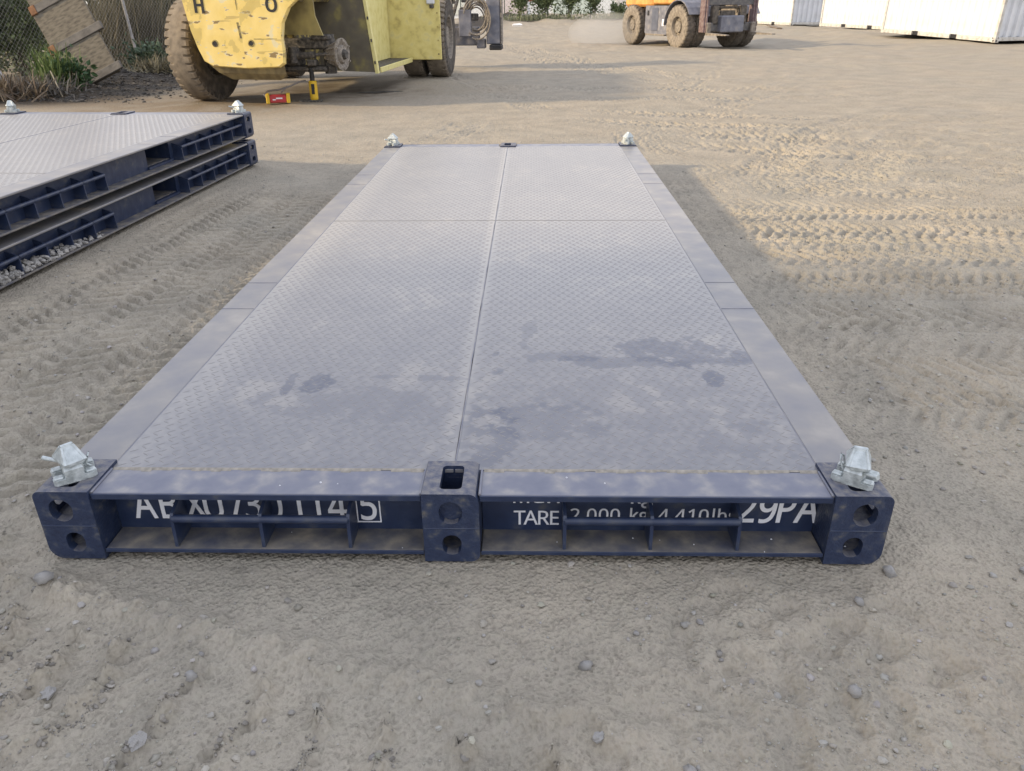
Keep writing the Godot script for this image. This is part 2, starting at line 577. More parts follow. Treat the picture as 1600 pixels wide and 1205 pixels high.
func build_gravel() -> void:
	var sm := StandardMaterial3D.new()
	sm.vertex_color_use_as_albedo = true
	sm.roughness = 0.9
	var sets := [[], [], [], []]
	var cols := [[], [], [], []]
	var meshes := []
	for k in 4:
		meshes.append(stone_mesh(70 + k, 0.55 + 0.1 * (k % 2), 4, 6, k % 2 == 0))
	var made := 0
	while made < 60000:
		# denser towards the camera
		var z := 1.0 - pow(rng.randf(), 1.7) * 9.0
		var x := rng.randf_range(-1.0, 1.0) * (2.2 + absf(z - 1.0) * 0.78) + 0.15
		var dens := 0.42 + tone.get_noise_2d(x * 1.7 + 9.0, z * 1.7) * 1.2 + (0.18 if x > 0.6 and z > 0.1 else 0.0)
		made += 1
		if z > -3.0:
			var e := 0.05
			dens += clampf((ground_h(x, z) - 0.25 * (ground_h(x - e, z) + ground_h(x + e, z) + ground_h(x, z - e) + ground_h(x, z + e))) * 90.0, -0.3, 0.6)
		if rng.randf() > dens: continue
		if absf(x) < 1.24 and z < 0.0 and z > -6.1: continue
		var s := 0.0040 + pow(rng.randf(), 11.0) * 0.019
		if z > 0.0 and rng.randf() < 0.003: s += 0.008
		var k := made % 4
		var b := Basis.from_euler(Vector3(rng.randf_range(-0.4, 0.4), rng.randf() * TAU, rng.randf_range(-0.4, 0.4))).scaled(Vector3(s, s * rng.randf_range(0.7, 1.0), s * rng.randf_range(0.75, 1.2)))
		sets[k].append(Transform3D(b, Vector3(x, ground_h(x, z) + s * 0.12, z)))
		var t := rng.randf_range(0.21, 0.36)
		cols[k].append(Color(t, t * rng.randf_range(0.92, 0.97), t * rng.randf_range(0.76, 0.90)))
	# clods thrown up along the crescent ridges
	for t in tracks:
		if t.h <= 0.04: continue
		for n in int(t.L / t.p):
			var cnt := rng.randi_range(50, 150)
			for k in cnt:
				var u := clampf(rng.randfn() * 0.36 + 0.15, -1.0, 1.0)
				var sl: float = (n + 0.25 - u * u * t.s + rng.randfn() * 0.05) * t.p
				if sl < 0.0 or sl > t.L: continue
				var e: float = sl / t.L
				var q: Vector2 = (t.a as Vector2) + (t.d as Vector2) * sl + (t.n as Vector2) * (u * t.w + t.bow * 4.0 * e * (1.0 - e))
				if q.y < 0.03 and absf(q.x) < 1.26: continue
				var s := 0.0045 + pow(rng.randf(), 4.0) * 0.015
				var b := Basis.from_euler(Vector3(rng.randf() * 6.0, rng.randf() * 6.0, rng.randf() * 6.0)).scaled(Vector3(s, s * 0.8, s))
				sets[k % 4].append(Transform3D(b, Vector3(q.x, ground_h(q.x, q.y) + s * 0.15, q.y)))
				var c := rng.randf_range(0.15, 0.27)
				cols[k % 4].append(Color(c, c * 0.92, c * 0.80))
	for k in 4:
		var o := scatter(self, "gravel", meshes[k], sm, sets[k], cols[k])
		tag(o, ["small grey stones strewn over the yard around the platform", "angular gravel bits strewn over the yard around the platform", "rounded pebbles strewn over the yard around the platform", "flat stone chips strewn over the yard around the platform"][k], "gravel", "loose gravel on the yard", "stuff")
	# the stones that stand out
	var big := [
		[-1.166, 0.125, 0.045, "pale egg-shaped stone lying just off the platform's front left corner"],
		[-0.665, 0.640, 0.040, "rounded blue-grey stone at the photo's bottom edge, left of centre"],
		[-0.62, 0.455, 0.028, "pale wedge stone sitting on the end of a curved tyre-lug ridge"],
		[-0.875, 0.33, 0.024, "small light stone alone on smooth dust left of the ridges"],
		[-0.95, 0.50, 0.036, "cracked grey stone crowning the left-hand lug ridge"],
		[0.345, 0.385, 0.030, "grey angular stone with a small chip against it, in front of the platform's tare marking"],
		[1.235, 0.03, 0.038, "smooth grey stone lying just in front of the platform's right corner"],
		[1.62, 0.035, 0.036, "flat pale stone at the photo's right edge beside the platform corner"],
		[0.98, 0.46, 0.034, "broad light stone among small pebbles, bottom right of the yard"],
		[0.55, 0.68, 0.030, "whitish stone at the photo's very bottom, right of centre"],
		[0.36, 0.60, 0.028, "flat tan stone resting at the foot of a short tyre ridge"],
		[1.10, 0.16, 0.028, "round stone beside a dark damp patch in front of the right corner"],
	]
	var km := 0
	for q in big:
		var m := tmat(noise_tex(40 + km, 0.03, 4, [[0.2, lin(0.20, 0.195, 0.19)], [0.8, lin(0.34, 0.325, 0.30)]], 128), 9.0, 0.85) if km < 3 else null
		if m: big_mats.append(m)
		var b := Basis.from_euler(Vector3(0.1, km * 1.3, 0.15)).scaled(Vector3.ONE * q[2])
		var o := put(self, "stone", stone_mesh(100 + km, 0.66, 7, 11, km % 3 == 1), big_mats[km % 3], Transform3D(b, Vector3(q[0], ground_h(q[0], q[1]) + q[2] * 0.16, q[1])))
		tag(o, q[3], "stone", "larger stones on the yard")
		km += 1
var big_mats := []

# ---------------------------------------------------------------- materials
var navy: StandardMaterial3D
var dusty: StandardMaterial3D
var floor_dust: StandardMaterial3D
var dusty_side: StandardMaterial3D
var cast_navy: StandardMaterial3D
var cast_top: StandardMaterial3D
var deck_mat: StandardMaterial3D
var lug_mat: StandardMaterial3D
var white_paint: StandardMaterial3D
var zinc: StandardMaterial3D
var rubber: StandardMaterial3D
var grime: StandardMaterial3D
var yellow: StandardMaterial3D
var yellow_pale: StandardMaterial3D
var yellow_dirty: StandardMaterial3D
var black: StandardMaterial3D
var bump: NoiseTexture2D
var bump_soft: NoiseTexture2D

func make_materials() -> void:
	bump = noise_tex(21, 0.06, 4, [], 512)
	bump_soft = noise_tex(22, 0.015, 3, [], 512)
	navy = tmat(noise_tex(1, 0.012, 4, [[0.0, lin(0.014, 0.023, 0.056)], [0.5, lin(0.018, 0.030, 0.070)], [0.72, lin(0.028, 0.040, 0.078)], [1.0, lin(0.08, 0.08, 0.085)]]), 1.6, 0.42, bump_soft, 0.12)
	dusty = tmat(noise_tex(2, 0.010, 5, [[0.0, lin(0.115, 0.125, 0.17)], [0.42, lin(0.15, 0.156, 0.195)], [0.62, lin(0.19, 0.19, 0.212)], [1.0, lin(0.32, 0.30, 0.275)]], 1024), 0.9, 0.4, bump_soft, 0.1)
	dusty_side = tmat(noise_tex(4, 0.006, 5, [[0.0, lin(0.16, 0.16, 0.178)], [0.45, lin(0.195, 0.19, 0.193)], [0.62, lin(0.217, 0.207, 0.2)], [1.0, lin(0.29, 0.27, 0.245)]], 1024), 0.7, 0.38, bump_soft, 0.1)
	cast_navy = tmat(noise_tex(13, 0.014, 5, [[0.0, lin(0.013, 0.021, 0.052)], [0.55, lin(0.019, 0.031, 0.070)], [0.7, lin(0.035, 0.045, 0.078)], [1.0, lin(0.13, 0.12, 0.105)]]), 2.4, 0.5, bump, 0.12)
	cast_top = tmat(noise_tex(14, 0.02, 5, [[0.0, lin(0.05, 0.06, 0.10)], [0.5, lin(0.12, 0.12, 0.14)], [1.0, lin(0.21, 0.195, 0.175)]]), 3.0, 0.6, bump, 0.12)
	floor_dust = tmat(noise_tex(3, 0.014, 5, [[0.0, lin(0.06, 0.065, 0.095)], [0.45, lin(0.12, 0.115, 0.115)], [1.0, lin(0.27, 0.235, 0.18)]]), 1.3, 0.8, bump, 0.1)
	white_paint = mat(0.74, 0.75, 0.78, 0.6)
	zinc = tmat(noise_tex(5, 0.02, 4, [[0.0, lin(0.30, 0.33, 0.33)], [0.5, lin(0.46, 0.50, 0.50)], [1.0, lin(0.62, 0.66, 0.66)]], 256), 6.0, 0.45, bump, 0.12, 0.35)
	rubber = tmat(noise_tex(6, 0.02, 4, [[0.0, lin(0.10, 0.085, 0.068)], [0.5, lin(0.19, 0.16, 0.125)], [1.0, lin(0.26, 0.22, 0.165)]]), 0.7, 0.9, bump, 0.06)
	grime = tmat(noise_tex(7, 0.02, 5, [[0.0, lin(0.02, 0.02, 0.02)], [0.5, lin(0.075, 0.068, 0.06)], [1.0, lin(0.2, 0.175, 0.14)]]), 1.4, 0.75, bump, 0.3)
	black = mat(0.015, 0.015, 0.017, 0.6)
	yellow = tmat(worn_paint(31, Vector3(0.66, 0.49, 0.13), Vector3(0.76, 0.60, 0.24)), 0.62, 0.5, bump_soft, 0.3)
	yellow_pale = tmat(noise_tex(9, 0.012, 4, [[0.0, lin(0.55, 0.48, 0.17)], [0.4, lin(0.66, 0.59, 0.24)], [1.0, lin(0.71, 0.65, 0.30)]]), 0.8, 0.55, bump_soft, 0.2)
	yellow_dirty = tmat(noise_tex(10, 0.012, 5, [[0.0, lin(0.06, 0.05, 0.035)], [0.48, lin(0.13, 0.105, 0.06)], [0.58, lin(0.30, 0.24, 0.08)], [1.0, lin(0.46, 0.36, 0.10)]]), 0.9, 0.75, bump, 0.2)

# faded paint with chips, grey scrapes and rust
func worn_paint(sd: int, a: Vector3, b: Vector3) -> ImageTexture:
	var S := 512
	var im := Image.create(S, S, false, Image.FORMAT_RGB8)
	var f := FastNoiseLite.new(); f.seed = sd; f.frequency = 0.006; f.fractal_octaves = 5
	var g := FastNoiseLite.new(); g.seed = sd + 1; g.frequency = 0.022; g.fractal_octaves = 4
	var hh := FastNoiseLite.new(); hh.seed = sd + 2; hh.frequency = 0.03; hh.fractal_octaves = 2
	for y in S:
		for x in S:
			var n0 := f.get_noise_2d(x, y)
			var n1 := g.get_noise_2d(x * 0.35, y)
			var n2 := hh.get_noise_2d(x * 0.12, y)
			var c := a.lerp(b, clampf(n0 + 0.5, 0, 1))
			if n1 > 0.43: c = c.lerp(Vector3(0.12, 0.075, 0.04), 0.8)
			elif n1 > 0.37: c = c.lerp(Vector3(0.5, 0.5, 0.46), 0.7)
			if n2 > 0.55: c = c.lerp(Vector3(0.2, 0.15, 0.06), 0.4)
			if n0 < -0.25: c = c.lerp(Vector3(0.42, 0.34, 0.13), 0.5)
			if n0 > 0.38: c = c.lerp(Vector3(0.58, 0.56, 0.42), 0.6)
			im.set_pixel(x, y, Color(c.x, c.y, c.z).linear_to_srgb())
	return ImageTexture.create_from_image(im)

# the deck: thin dust over navy paint, wiped and wetted in places
func deck_texture() -> ImageTexture:
	var W := 448
	var H := 1152
	var im := Image.create(W, H, false, Image.FORMAT_RGB8)
	var f := FastNoiseLite.new(); f.seed = 51; f.frequency = 1.4; f.fractal_octaves = 5
	var g := FastNoiseLite.new(); g.seed = 52; g.frequency = 7.0; g.fractal_octaves = 4
	var s := FastNoiseLite.new(); s.seed = 53; s.frequency = 26.0; s.fractal_octaves = 2
	# damp or wiped patches: x, z, half-width, half-depth, strength, turn
	var spots := [
		[0.79, -1.03, 0.26, 0.13, 0.85, 0.25], [0.55, -0.92, 0.24, 0.06, 0.6, 0.1], [0.36, -0.98, 0.16, 0.05, 0.5, -0.1], [0.2, -1.25, 0.03, 0.2, 0.45, 0.1],
		[0.88, -0.78, 0.035, 0.07, 1.0, 0.2], [-0.58, -0.72, 0.05, 0.08, 0.95, 0.3], [-0.68, -0.72, 0.02, 0.13, 0.75, 0.0], [-0.2, -0.78, 0.16, 0.025, 0.5, 0.05],
		[0.085, -0.83, 0.03, 0.035, 0.8, 0.0], [0.26, -0.45, 0.22, 0.11, 0.35, 0.0], [-0.25, -0.55, 0.5, 0.12, 0.16, 0.05], [-0.5, -0.6, 0.3, 0.10, 0.12, 0.0], [0.6, -0.6, 0.4, 0.2, 0.16, 0.2], [0.07, -1.0, 0.012, 0.03, 0.9, 0.3],
		[0.05, -0.35, 0.10, 0.2, 0.5, 0.0], [0.9, -0.33, 0.16, 0.1, 0.25, 0.0],
	]
	for y in H:
		var z := -0.14 - 5.78 * (y + 0.5) / H
		for x_ in W:
			var x := -1.06 + 2.12 * (x_ + 0.5) / W
			var n0 := f.get_noise_2d(x, z)
			var n1 := g.get_noise_2d(x, z)
			var n2 := s.get_noise_2d(x, z)
			var dust := 0.60 + n0 * 0.09 + n1 * 0.08 + n2 * 0.13
			dust += 0.22 * smooth(0.16, 0.0, absf(x + 1.02) + n1 * 0.05)       # drifts along the left edge
			dust += 0.30 * smooth(0.05, 0.0, absf(x + 0.035) + n1 * 0.012)
			dust += 0.14 * smooth(1.2, 3.2, -z) - 0.17 * smooth(1.9, 0.3, -z)  # deck tone darker towards the near end, paler farther back
			if z > -1.6:
				for q in spots:
					var dx: float = x - q[0]
					var dz: float = z - q[1]
					var r: float = pow((dx * cos(q[5]) + dz * sin(q[5])) / q[2], 2.0) + pow((dz * cos(q[5]) - dx * sin(q[5])) / q[3], 2.0)
					dust -= 0.72 * q[4] * smooth(1.12, 0.72, r + n1 * 1.3 + n2 * 0.6) * (0.55 + 0.45 * n2)
			dust = clampf(dust, 0.0, 1.0)
			var c := Vector3(0.060, 0.069, 0.102).lerp(Vector3(0.308, 0.293, 0.272), dust)
			if n0 > 0.1 and n1 > 0.1: c = c.lerp(Vector3(0.33, 0.305, 0.27), 0.3 * smooth(0.1, 0.4, n0))
			im.set_pixel(x_, y, Color(c.x, c.y, c.z).linear_to_srgb())
	return ImageTexture.create_from_image(im)

# ---------------------------------------------------------------- the platform
func casting_mesh(side: float, corner: bool) -> ArrayMesh:
	# two stacked ISO fittings; outer face at x = side * 0 going inwards; origin at the outer bottom front edge
	var w := 0.163
	var d := 0.178
	var h := 0.236
	var root := CSGCombiner3D.new()
	var body := CSGPolygon3D.new()
	var pts: PackedVector2Array
	if corner:
		pts = rounded([Vector2(0, 0), Vector2(w, 0), Vector2(w, h), Vector2(0, h)], [0.042, 0, 0, 0.022], 8)
	else:
		pts = rounded([Vector2(0, 0), Vector2(w, 0), Vector2(w, h), Vector2(0, h)], [0.028, 0.0, 0.004, 0.03], 8)
	var flip := PackedVector2Array()
	for p in pts:
		flip.append(Vector2(-p.x * side, p.y))
	body.polygon = flip
	body.depth = d          # CSGPolygon extrudes towards -z
	root.add_child(body)
	# hollow inside, two chambers
	for yy in [0.064, 0.172]:
		var cav := CSGBox3D.new()
		cav.size = Vector3(w - 0.05, 0.082, d - 0.056)
		cav.position = Vector3(-side * w * 0.5, yy, -d * 0.5)
		cav.operation = CSGShape3D.OPERATION_SUBTRACTION
		root.add_child(cav)
	# front holes
	for q in [[0.172, 0.068, 0.076, 0.010], [0.060, 0.056, 0.070, -0.006]]:
		var ho := CSGPolygon3D.new()
		ho.polygon = stadium(q[1], q[2])
		ho.depth = 0.12 if corner or q[0] < 0.1 else 0.042
		ho.position = Vector3(-side * (w * 0.5 - q[3] * (1.0 if corner else 0.0)), q[0], 0.02)
		ho.operation = CSGShape3D.OPERATION_SUBTRACTION
		root.add_child(ho)
	# outer side holes
	if corner:
		for yy in [0.172, 0.064]:
			var ho := CSGPolygon3D.new()
			ho.polygon = stadium(0.079, 0.051)
			ho.depth = 0.09
			ho.operation = CSGShape3D.OPERATION_SUBTRACTION
			ho.transform = Transform3D(Basis(Vector3(0, 1, 0), PI / 2), Vector3(-0.03 if side < 0 else 0.06, yy, -d * 0.5))
			if side < 0: ho.position.x = 0.03 + 0.0
			root.add_child(ho)
	# top hole
	var th := CSGPolygon3D.new()
	th.polygon = rounded([Vector2(-0.032, -0.062), Vector2(0.032, -0.062), Vector2(0.032, 0.062), Vector2(-0.032, 0.062)], [0.014, 0.014, 0.014, 0.014], 5)
	th.depth = 0.06
	th.transform = Transform3D(Basis(Vector3(1, 0, 0), -PI / 2), Vector3(-side * w * 0.5, h + 0.02, -d * 0.5))
	th.operation = CSGShape3D.OPERATION_SUBTRACTION
	root.add_child(th)
	add_child(root)
	await get_tree().process_frame
	await get_tree().process_frame
	var m := root.bake_static_mesh()
	if m == null and root.get_meshes().size() > 1:
		m = root.get_meshes()[1]
	remove_child(root)
	root.free()
	# painted sides, dust lying on the faces that look up
	var sides := MB.new()
	var tops := MB.new()
	var fc := m.get_faces()
	for i in range(0, fc.size(), 3):
		var nn := -(fc[i + 1] - fc[i]).cross(fc[i + 2] - fc[i]).normalized()
		(tops if nn.y > 0.75 else sides).flat(fc[i], fc[i + 1], fc[i + 2], nn)
	var out := sides.mesh()
	var tm := tops.mesh()
	out.add_surface_from_arrays(Mesh.PRIMITIVE_TRIANGLES, tm.surface_get_arrays(0))
	out.surface_set_material(0, cast_navy)
	out.surface_set_material(1, cast_top)
	return out

func gusset_mesh(web: float) -> ArrayMesh:
	# plate across local x (thin), outer edge at z = 0 going to -web; y from 0
	var mb := MB.new()
	var pl := PackedVector2Array([Vector2(-web, 0.0), Vector2(-0.012, 0.0), Vector2(-0.016, 0.10), Vector2(-0.024, 0.112), Vector2(-0.045, 0.118), Vector2(-web, 0.135)])
	var xf := Transform3D(Basis(Vector3(0, 0, 1), Vector3(0, 1, 0), Vector3(-1, 0, 0)), Vector3())
	mb.extrude(pl, -0.005, 0.005, xf)
	return mb.mesh()

func bar_mesh(L: float) -> ArrayMesh:
	var mb := MB.new()
	mb.cyl(Vector3(-L * 0.5, 0, 0), Vector3(L * 0.5, 0, 0), 0.0125, 0.0125, 14, false)
	return mb.mesh()

func glyph(parent: Node, text: String, x: float, y: float, z: float, cap: float, squeeze: float, bold := false, slant := 0.0) -> void:
	var t := TextMesh.new()
	var sf := SystemFont.new()
	sf.font_names = PackedStringArray(["Droid Sans"])
	if bold: sf.font_weight = 700
	var fv := FontVariation.new()
	fv.base_font = sf
	fv.variation_embolden = 0.35 if cap > 0.08 else 0.12
	t.font = fv
	t.text = text
	t.font_size = 64
	t.pixel_size = cap / 0.714 / 64.0
	t.depth = 0.0012
	t.curve_step = 1.0
	t.horizontal_alignment = HORIZONTAL_ALIGNMENT_CENTER
	t.vertical_alignment = VERTICAL_ALIGNMENT_CENTER
	var o := MeshInstance3D.new()
	o.mesh = t
	o.material_override = white_paint
	o.name = part_name(parent, "painted_letter")
	o.transform = Transform3D(Basis(Vector3(squeeze, 0, 0), Vector3(slant, 1, 0), Vector3(0, 0, 1)), Vector3(x, y + cap * 0.5, z + 0.0005))
	parent.add_child(o, true)

const HW := 1.219
const LEN := 6.058
const CX := -0.0225      # the middle fitting and the seam sit a little left of centre

func end_beam(root: Node3D, x0: float, x1: float, flip: bool) -> void:
	# channel between fittings; front end at z = 0 looking to +z, or the far end when flip
	var zf := func(z: float) -> float: return -LEN - z if flip else z
	var mid_x := (x0 + x1) * 0.5
	var w := x1 - x0 - 0.004
	var b := MB.new()
	b.box(Vector3(mid_x, 0.217, zf.call(-0.0765)), Vector3(w, 0.016, 0.129), 0.003)
	put(root, "top_flange", b.mesh(), dusty)
	b = MB.new()
	b.box(Vector3(mid_x, 0.2155, zf.call(-0.0095)), Vector3(w, 0.019, 0.005), 0.0015)
	put(root, "flange_lip", b.mesh(), navy)
	b = MB.new()
	b.box(Vector3(mid_x, 0.121, zf.call(-0.117)), Vector3(w, 0.176, 0.012), 0.0)
	put(root, "web", b.mesh(), navy)
	b = MB.new()
	b.box(Vector3(mid_x, 0.027, zf.call(-0.066)), Vector3(w, 0.012, 0.116), 0.003)
	put(root, "bottom_flange", b.mesh(), floor_dust)
	b = MB.new()
	b.box(Vector3(mid_x, 0.027, zf.call(-0.006)), Vector3(w, 0.0125, 0.004), 0.001)
	put(root, "flange_edge", b.mesh(), navy)

func make_platform() -> Node3D:
	var root := thing("flat_platform", "long navy steel container platform with chequered deck lying in the middle of the yard", "container platform", Vector3(), 0.0, "navy container platforms")
	var cl: ArrayMesh = await casting_mesh(-1.0, true)
	var cr: ArrayMesh = await casting_mesh(1.0, true)
	var cm: ArrayMesh = await casting_mesh(1.0, false)
	var turn := Basis(Vector3(0, 1, 0), PI)
	put(root, "corner_casting", cl, null, Transform3D(Basis(), Vector3(-HW, 0, 0)))
	put(root, "corner_casting", cr, null, Transform3D(Basis(), Vector3(HW, 0, 0)))
	put(root, "corner_casting", cr, null, Transform3D(turn, Vector3(-HW, 0, -LEN)))
	put(root, "corner_casting", cl, null, Transform3D(turn, Vector3(HW, 0, -LEN)))
	put(root, "middle_casting", cm, null, Transform3D(Basis(), Vector3(CX + 0.0815, 0, 0.001)))
	put(root, "middle_casting", cm, null, Transform3D(turn, Vector3(CX - 0.0815, 0, -LEN)))
	# weld seams between the stacked fittings
	var ws := MB.new()
	ws.cyl(Vector3(-0.0785, 0.118, 0.0), Vector3(0.0785, 0.118, 0.0), 0.0022, 0.0022, 6)
	for x in [-HW + 0.083, HW - 0.083, CX + 0.001]:
		put(root, "weld_seam", ws.mesh(), navy, Transform3D(Basis(), Vector3(x, 0, 0.0)))
	var wv := MB.new()
	wv.cyl(Vector3(0, 0.226, -0.012), Vector3(0, 0.226, -0.139), 0.004, 0.004, 6)
	for x in [-HW + 0.166, HW - 0.166, CX - 0.084, CX + 0.084]:
		put(root, "weld_seam", wv.mesh(), dusty, Transform3D(Basis(), Vector3(x, 0.001, 0)))
	for fl in [false, true]:
		end_beam(root, -HW + 0.163, CX - 0.0815, fl)
		end_beam(root, CX + 0.0815, HW - 0.163, fl)
	# end gussets and bars
	var gm := gusset_mesh(0.108)
	var bars := {}
	for fl in [false, true]:
		for run in [[-0.843, -0.583, -0.325], [0.305, 0.556, 0.808]]:
			for k in 3:
				var at := Transform3D(turn if fl else Basis(), Vector3(run[k], 0.033, -LEN + 0.004 if fl else -0.004))
				put(root, "gusset_plate", gm, navy, at)
				if k < 2:
					var L: float = run[k + 1] - run[k]
					put(root, "lashing_bar", bar_mesh(L), navy, Transform3D(Basis(), Vector3((run[k] + run[k + 1]) * 0.5, 0.127, -LEN + 0.028 if fl else -0.028)))
	# side beams
	var groups := [[0.19, 0.44, 0.69, 0.94, 1.19, 1.44], [2.22, 2.475, 2.73, 2.98, 3.235, 3.49], [4.618, 4.868, 5.118, 5.368, 5.618, 5.868]]
	var pockets := [[1.50, 1.865], [4.193, 4.558]]
	var gs := gusset_mesh(0.098)
	for s in [-1.0, 1.0]:
		var sb := Basis(Vector3(0, 1, 0), PI / 2 * s)      # local +z points outwards
		var b := MB.new()
		b.box(Vector3(s * (HW - 0.083), 0.2185, -LEN * 0.5), Vector3(0.154, 0.013, LEN - 0.37), 0.003)
		put(root, "side_strip", b.mesh(), dusty_side)
		for k in [[0.178, 1.50], [1.865, 4.193], [4.558, LEN - 0.178]]:
			var wb := MB.new()
			wb.box(Vector3(s * (HW - 0.112), 0.122, -(k[0] + k[1]) * 0.5), Vector3(0.012, 0.178, k[1] - k[0]))
			put(root, "side_web", wb.mesh(), navy)
		b = MB.new()
		b.box(Vector3(s * (HW - 0.065), 0.027, -LEN * 0.5), Vector3(0.11, 0.012, LEN - 0.37), 0.003)
		put(root, "side_flange", b.mesh(), floor_dust)
		for p in pockets:
			var f := MB.new()
			var zc: float = -(p[0] + p[1]) * 0.5
			f.box(Vector3(s * (HW - 0.105), 0.198, zc), Vector3(0.03, 0.026, p[1] - p[0] + 0.02))
			f.box(Vector3(s * (HW - 0.105), 0.045, zc), Vector3(0.03, 0.02, p[1] - p[0] + 0.02))
			put(root, "pocket_frame", f.mesh(), navy)
			for zz in [p[0], p[1]]:
				var pad := MB.new()
				pad.cyl(Vector3(s * (HW - 0.155), 0.2255, -zz), Vector3(s * (HW - 0.01), 0.2255, -zz), 0.0016, 0.0016, 6)
				put(root, "weld_seam", pad.mesh(), dusty)
		for gr in groups:
			for k in 6:
				put(root, "gusset_plate", gs, navy, Transform3D(sb, Vector3(s * (HW - 0.013), 0.033, -gr[k])))
				if k < 5:
					put(root, "lashing_bar", bar_mesh(0.25), navy, Transform3D(sb, Vector3(s * (HW - 0.037), 0.134, -(gr[k] + gr[k + 1]) * 0.5)))
	for p in pockets:
		var t := MB.new()
		var zc: float = -(p[0] + p[1]) * 0.5
		var wdt: float = p[1] - p[0]
		t.box(Vector3(0, 0.183, zc), Vector3(2.2, 0.004, wdt))
		t.box(Vector3(0, 0.12, zc - wdt * 0.5 - 0.002), Vector3(2.2, 0.13, 0.004))
		t.box(Vector3(0, 0.12, zc + wdt * 0.5 + 0.002), Vector3(2.2, 0.13, 0.004))
		put(root, "fork_pocket", t.mesh(), navy)
		var pf := MB.new()
		pf.box(Vector3(0, 0.057, zc), Vector3(2.2, 0.004, wdt))
		put(root, "pocket_floor", pf.mesh(), floor_dust)
	# deck plates with raised lugs
	var lug := MB.new()
	var prof := [[-0.5, 0.0], [-0.34, 0.55], [0.0, 1.0], [0.3, 0.8], [0.5, 0.0]]
	for k in 4:
		var x0: float = prof[k][0]; var x1: float = prof[k + 1][0]
		var w0: float = prof[k][1]; var w1: float = prof[k + 1][1]
		for sd in [-1.0, 1.0]:
			lug.quad(Vector3(x0, w0, 0), Vector3(x1, w1, 0), Vector3(x1, 0, sd * w1), Vector3(x0, 0, sd * w0), Vector3(0, 0.4, sd))
	var lug_m := lug.mesh()
	for zi in 2:
		for xi in 2:
			var x0: float = -1.057 if xi == 0 else CX + 0.003
			var x1: float = CX - 0.003 if xi == 0 else 1.057
			var z0: float = -0.146 if zi == 0 else -3.092
			var z1: float = -3.08 if zi == 0 else -LEN + 0.146
			var pb := MB.new()
			var y := 0.2245
			pb.box(Vector3((x0 + x1) * 0.5, y - 0.005, (z0 + z1) * 0.5), Vector3(x1 - x0, 0.0098, z0 - z1))
			# map the deck picture over the plates by their place on the deck
			for i in pb.v.size():
				pb.uv[i] = Vector2((pb.v[i].x + 1.06) / 2.12, (-0.14 - pb.v[i].z) / 5.78)
			var plate := put(root, "deck_plate", pb.mesh(), deck_mat)
			var xfs := []
			var row := 0
			var z := z0 - 0.02
			while z > z1 + 0.02:
				var x := x0 + 0.02 + (0.0225 if int(row / 2.0) % 2 == 1 else 0.0)
				if row % 2 == 1: x += 0.0225
				while x < x1 - 0.015:
					var a := (0.62 if row % 2 == 0 else -0.62) + rng.randf_range(-0.03, 0.03)
					if not (z > -0.2 and absf(x - CX) < 0.1) and not (z < -LEN + 0.2 and absf(x - CX) < 0.1):
						xfs.append(Transform3D(Basis(Vector3(0, 1, 0), a) * Basis.from_scale(Vector3(0.031, 0.0016, 0.0031)), Vector3(x, y - 0.0002, z)))
					x += 0.045
				row += 1
				z -= 0.0205
			scatter(plate, "checker_lugs", lug_m, lug_mat, xfs)
	var sw := MB.new()
	var pth := []
	for k in 40:
		pth.append(Vector3(CX + 0.0015 * sin(k * 0.9) + 0.001 * sin(k * 2.3), 0.2246, -0.19 - k * (LEN - 0.38) / 39.0))
	sw.tube(pth, 0.0028, 6)
	put(root, "weld_seam", sw.mesh(), dusty)
	for x in [-1.0585, 1.0585]:
		sw = MB.new()
		sw.cyl(Vector3(x, 0.2235, -0.18), Vector3(x, 0.2235, -LEN + 0.18), 0.002, 0.002, 5)
		put(root, "weld_seam", sw.mesh(), dusty)
	var dl := MB.new()
	for run in [[-1.05, CX - 0.09], [CX + 0.09, 1.05]]:
		var x: float = run[0]
		while x < run[1]:
			var x2 := minf(x + 0.03, run[1])
			var w := 0.006 + 0.004 * sin(x * 31.0) + 0.003 * sin(x * 83.0)
			dl.quad(Vector3(x, 0.2252, -0.1395 + w), Vector3(x2, 0.2252, -0.1395 + w), Vector3(x2, 0.228, -0.1465), Vector3(x, 0.228, -0.1465), Vector3(0, 1, 0.5))
			x = x2
	put(root, "dust_drift", dl.mesh(), tmat(noise_tex(16, 0.05, 3, [[0.0, lin(0.18, 0.165, 0.14)], [1.0, lin(0.36, 0.33, 0.28)]], 128), 6.0, 0.95), Transform3D(), "", "stuff")
	return root

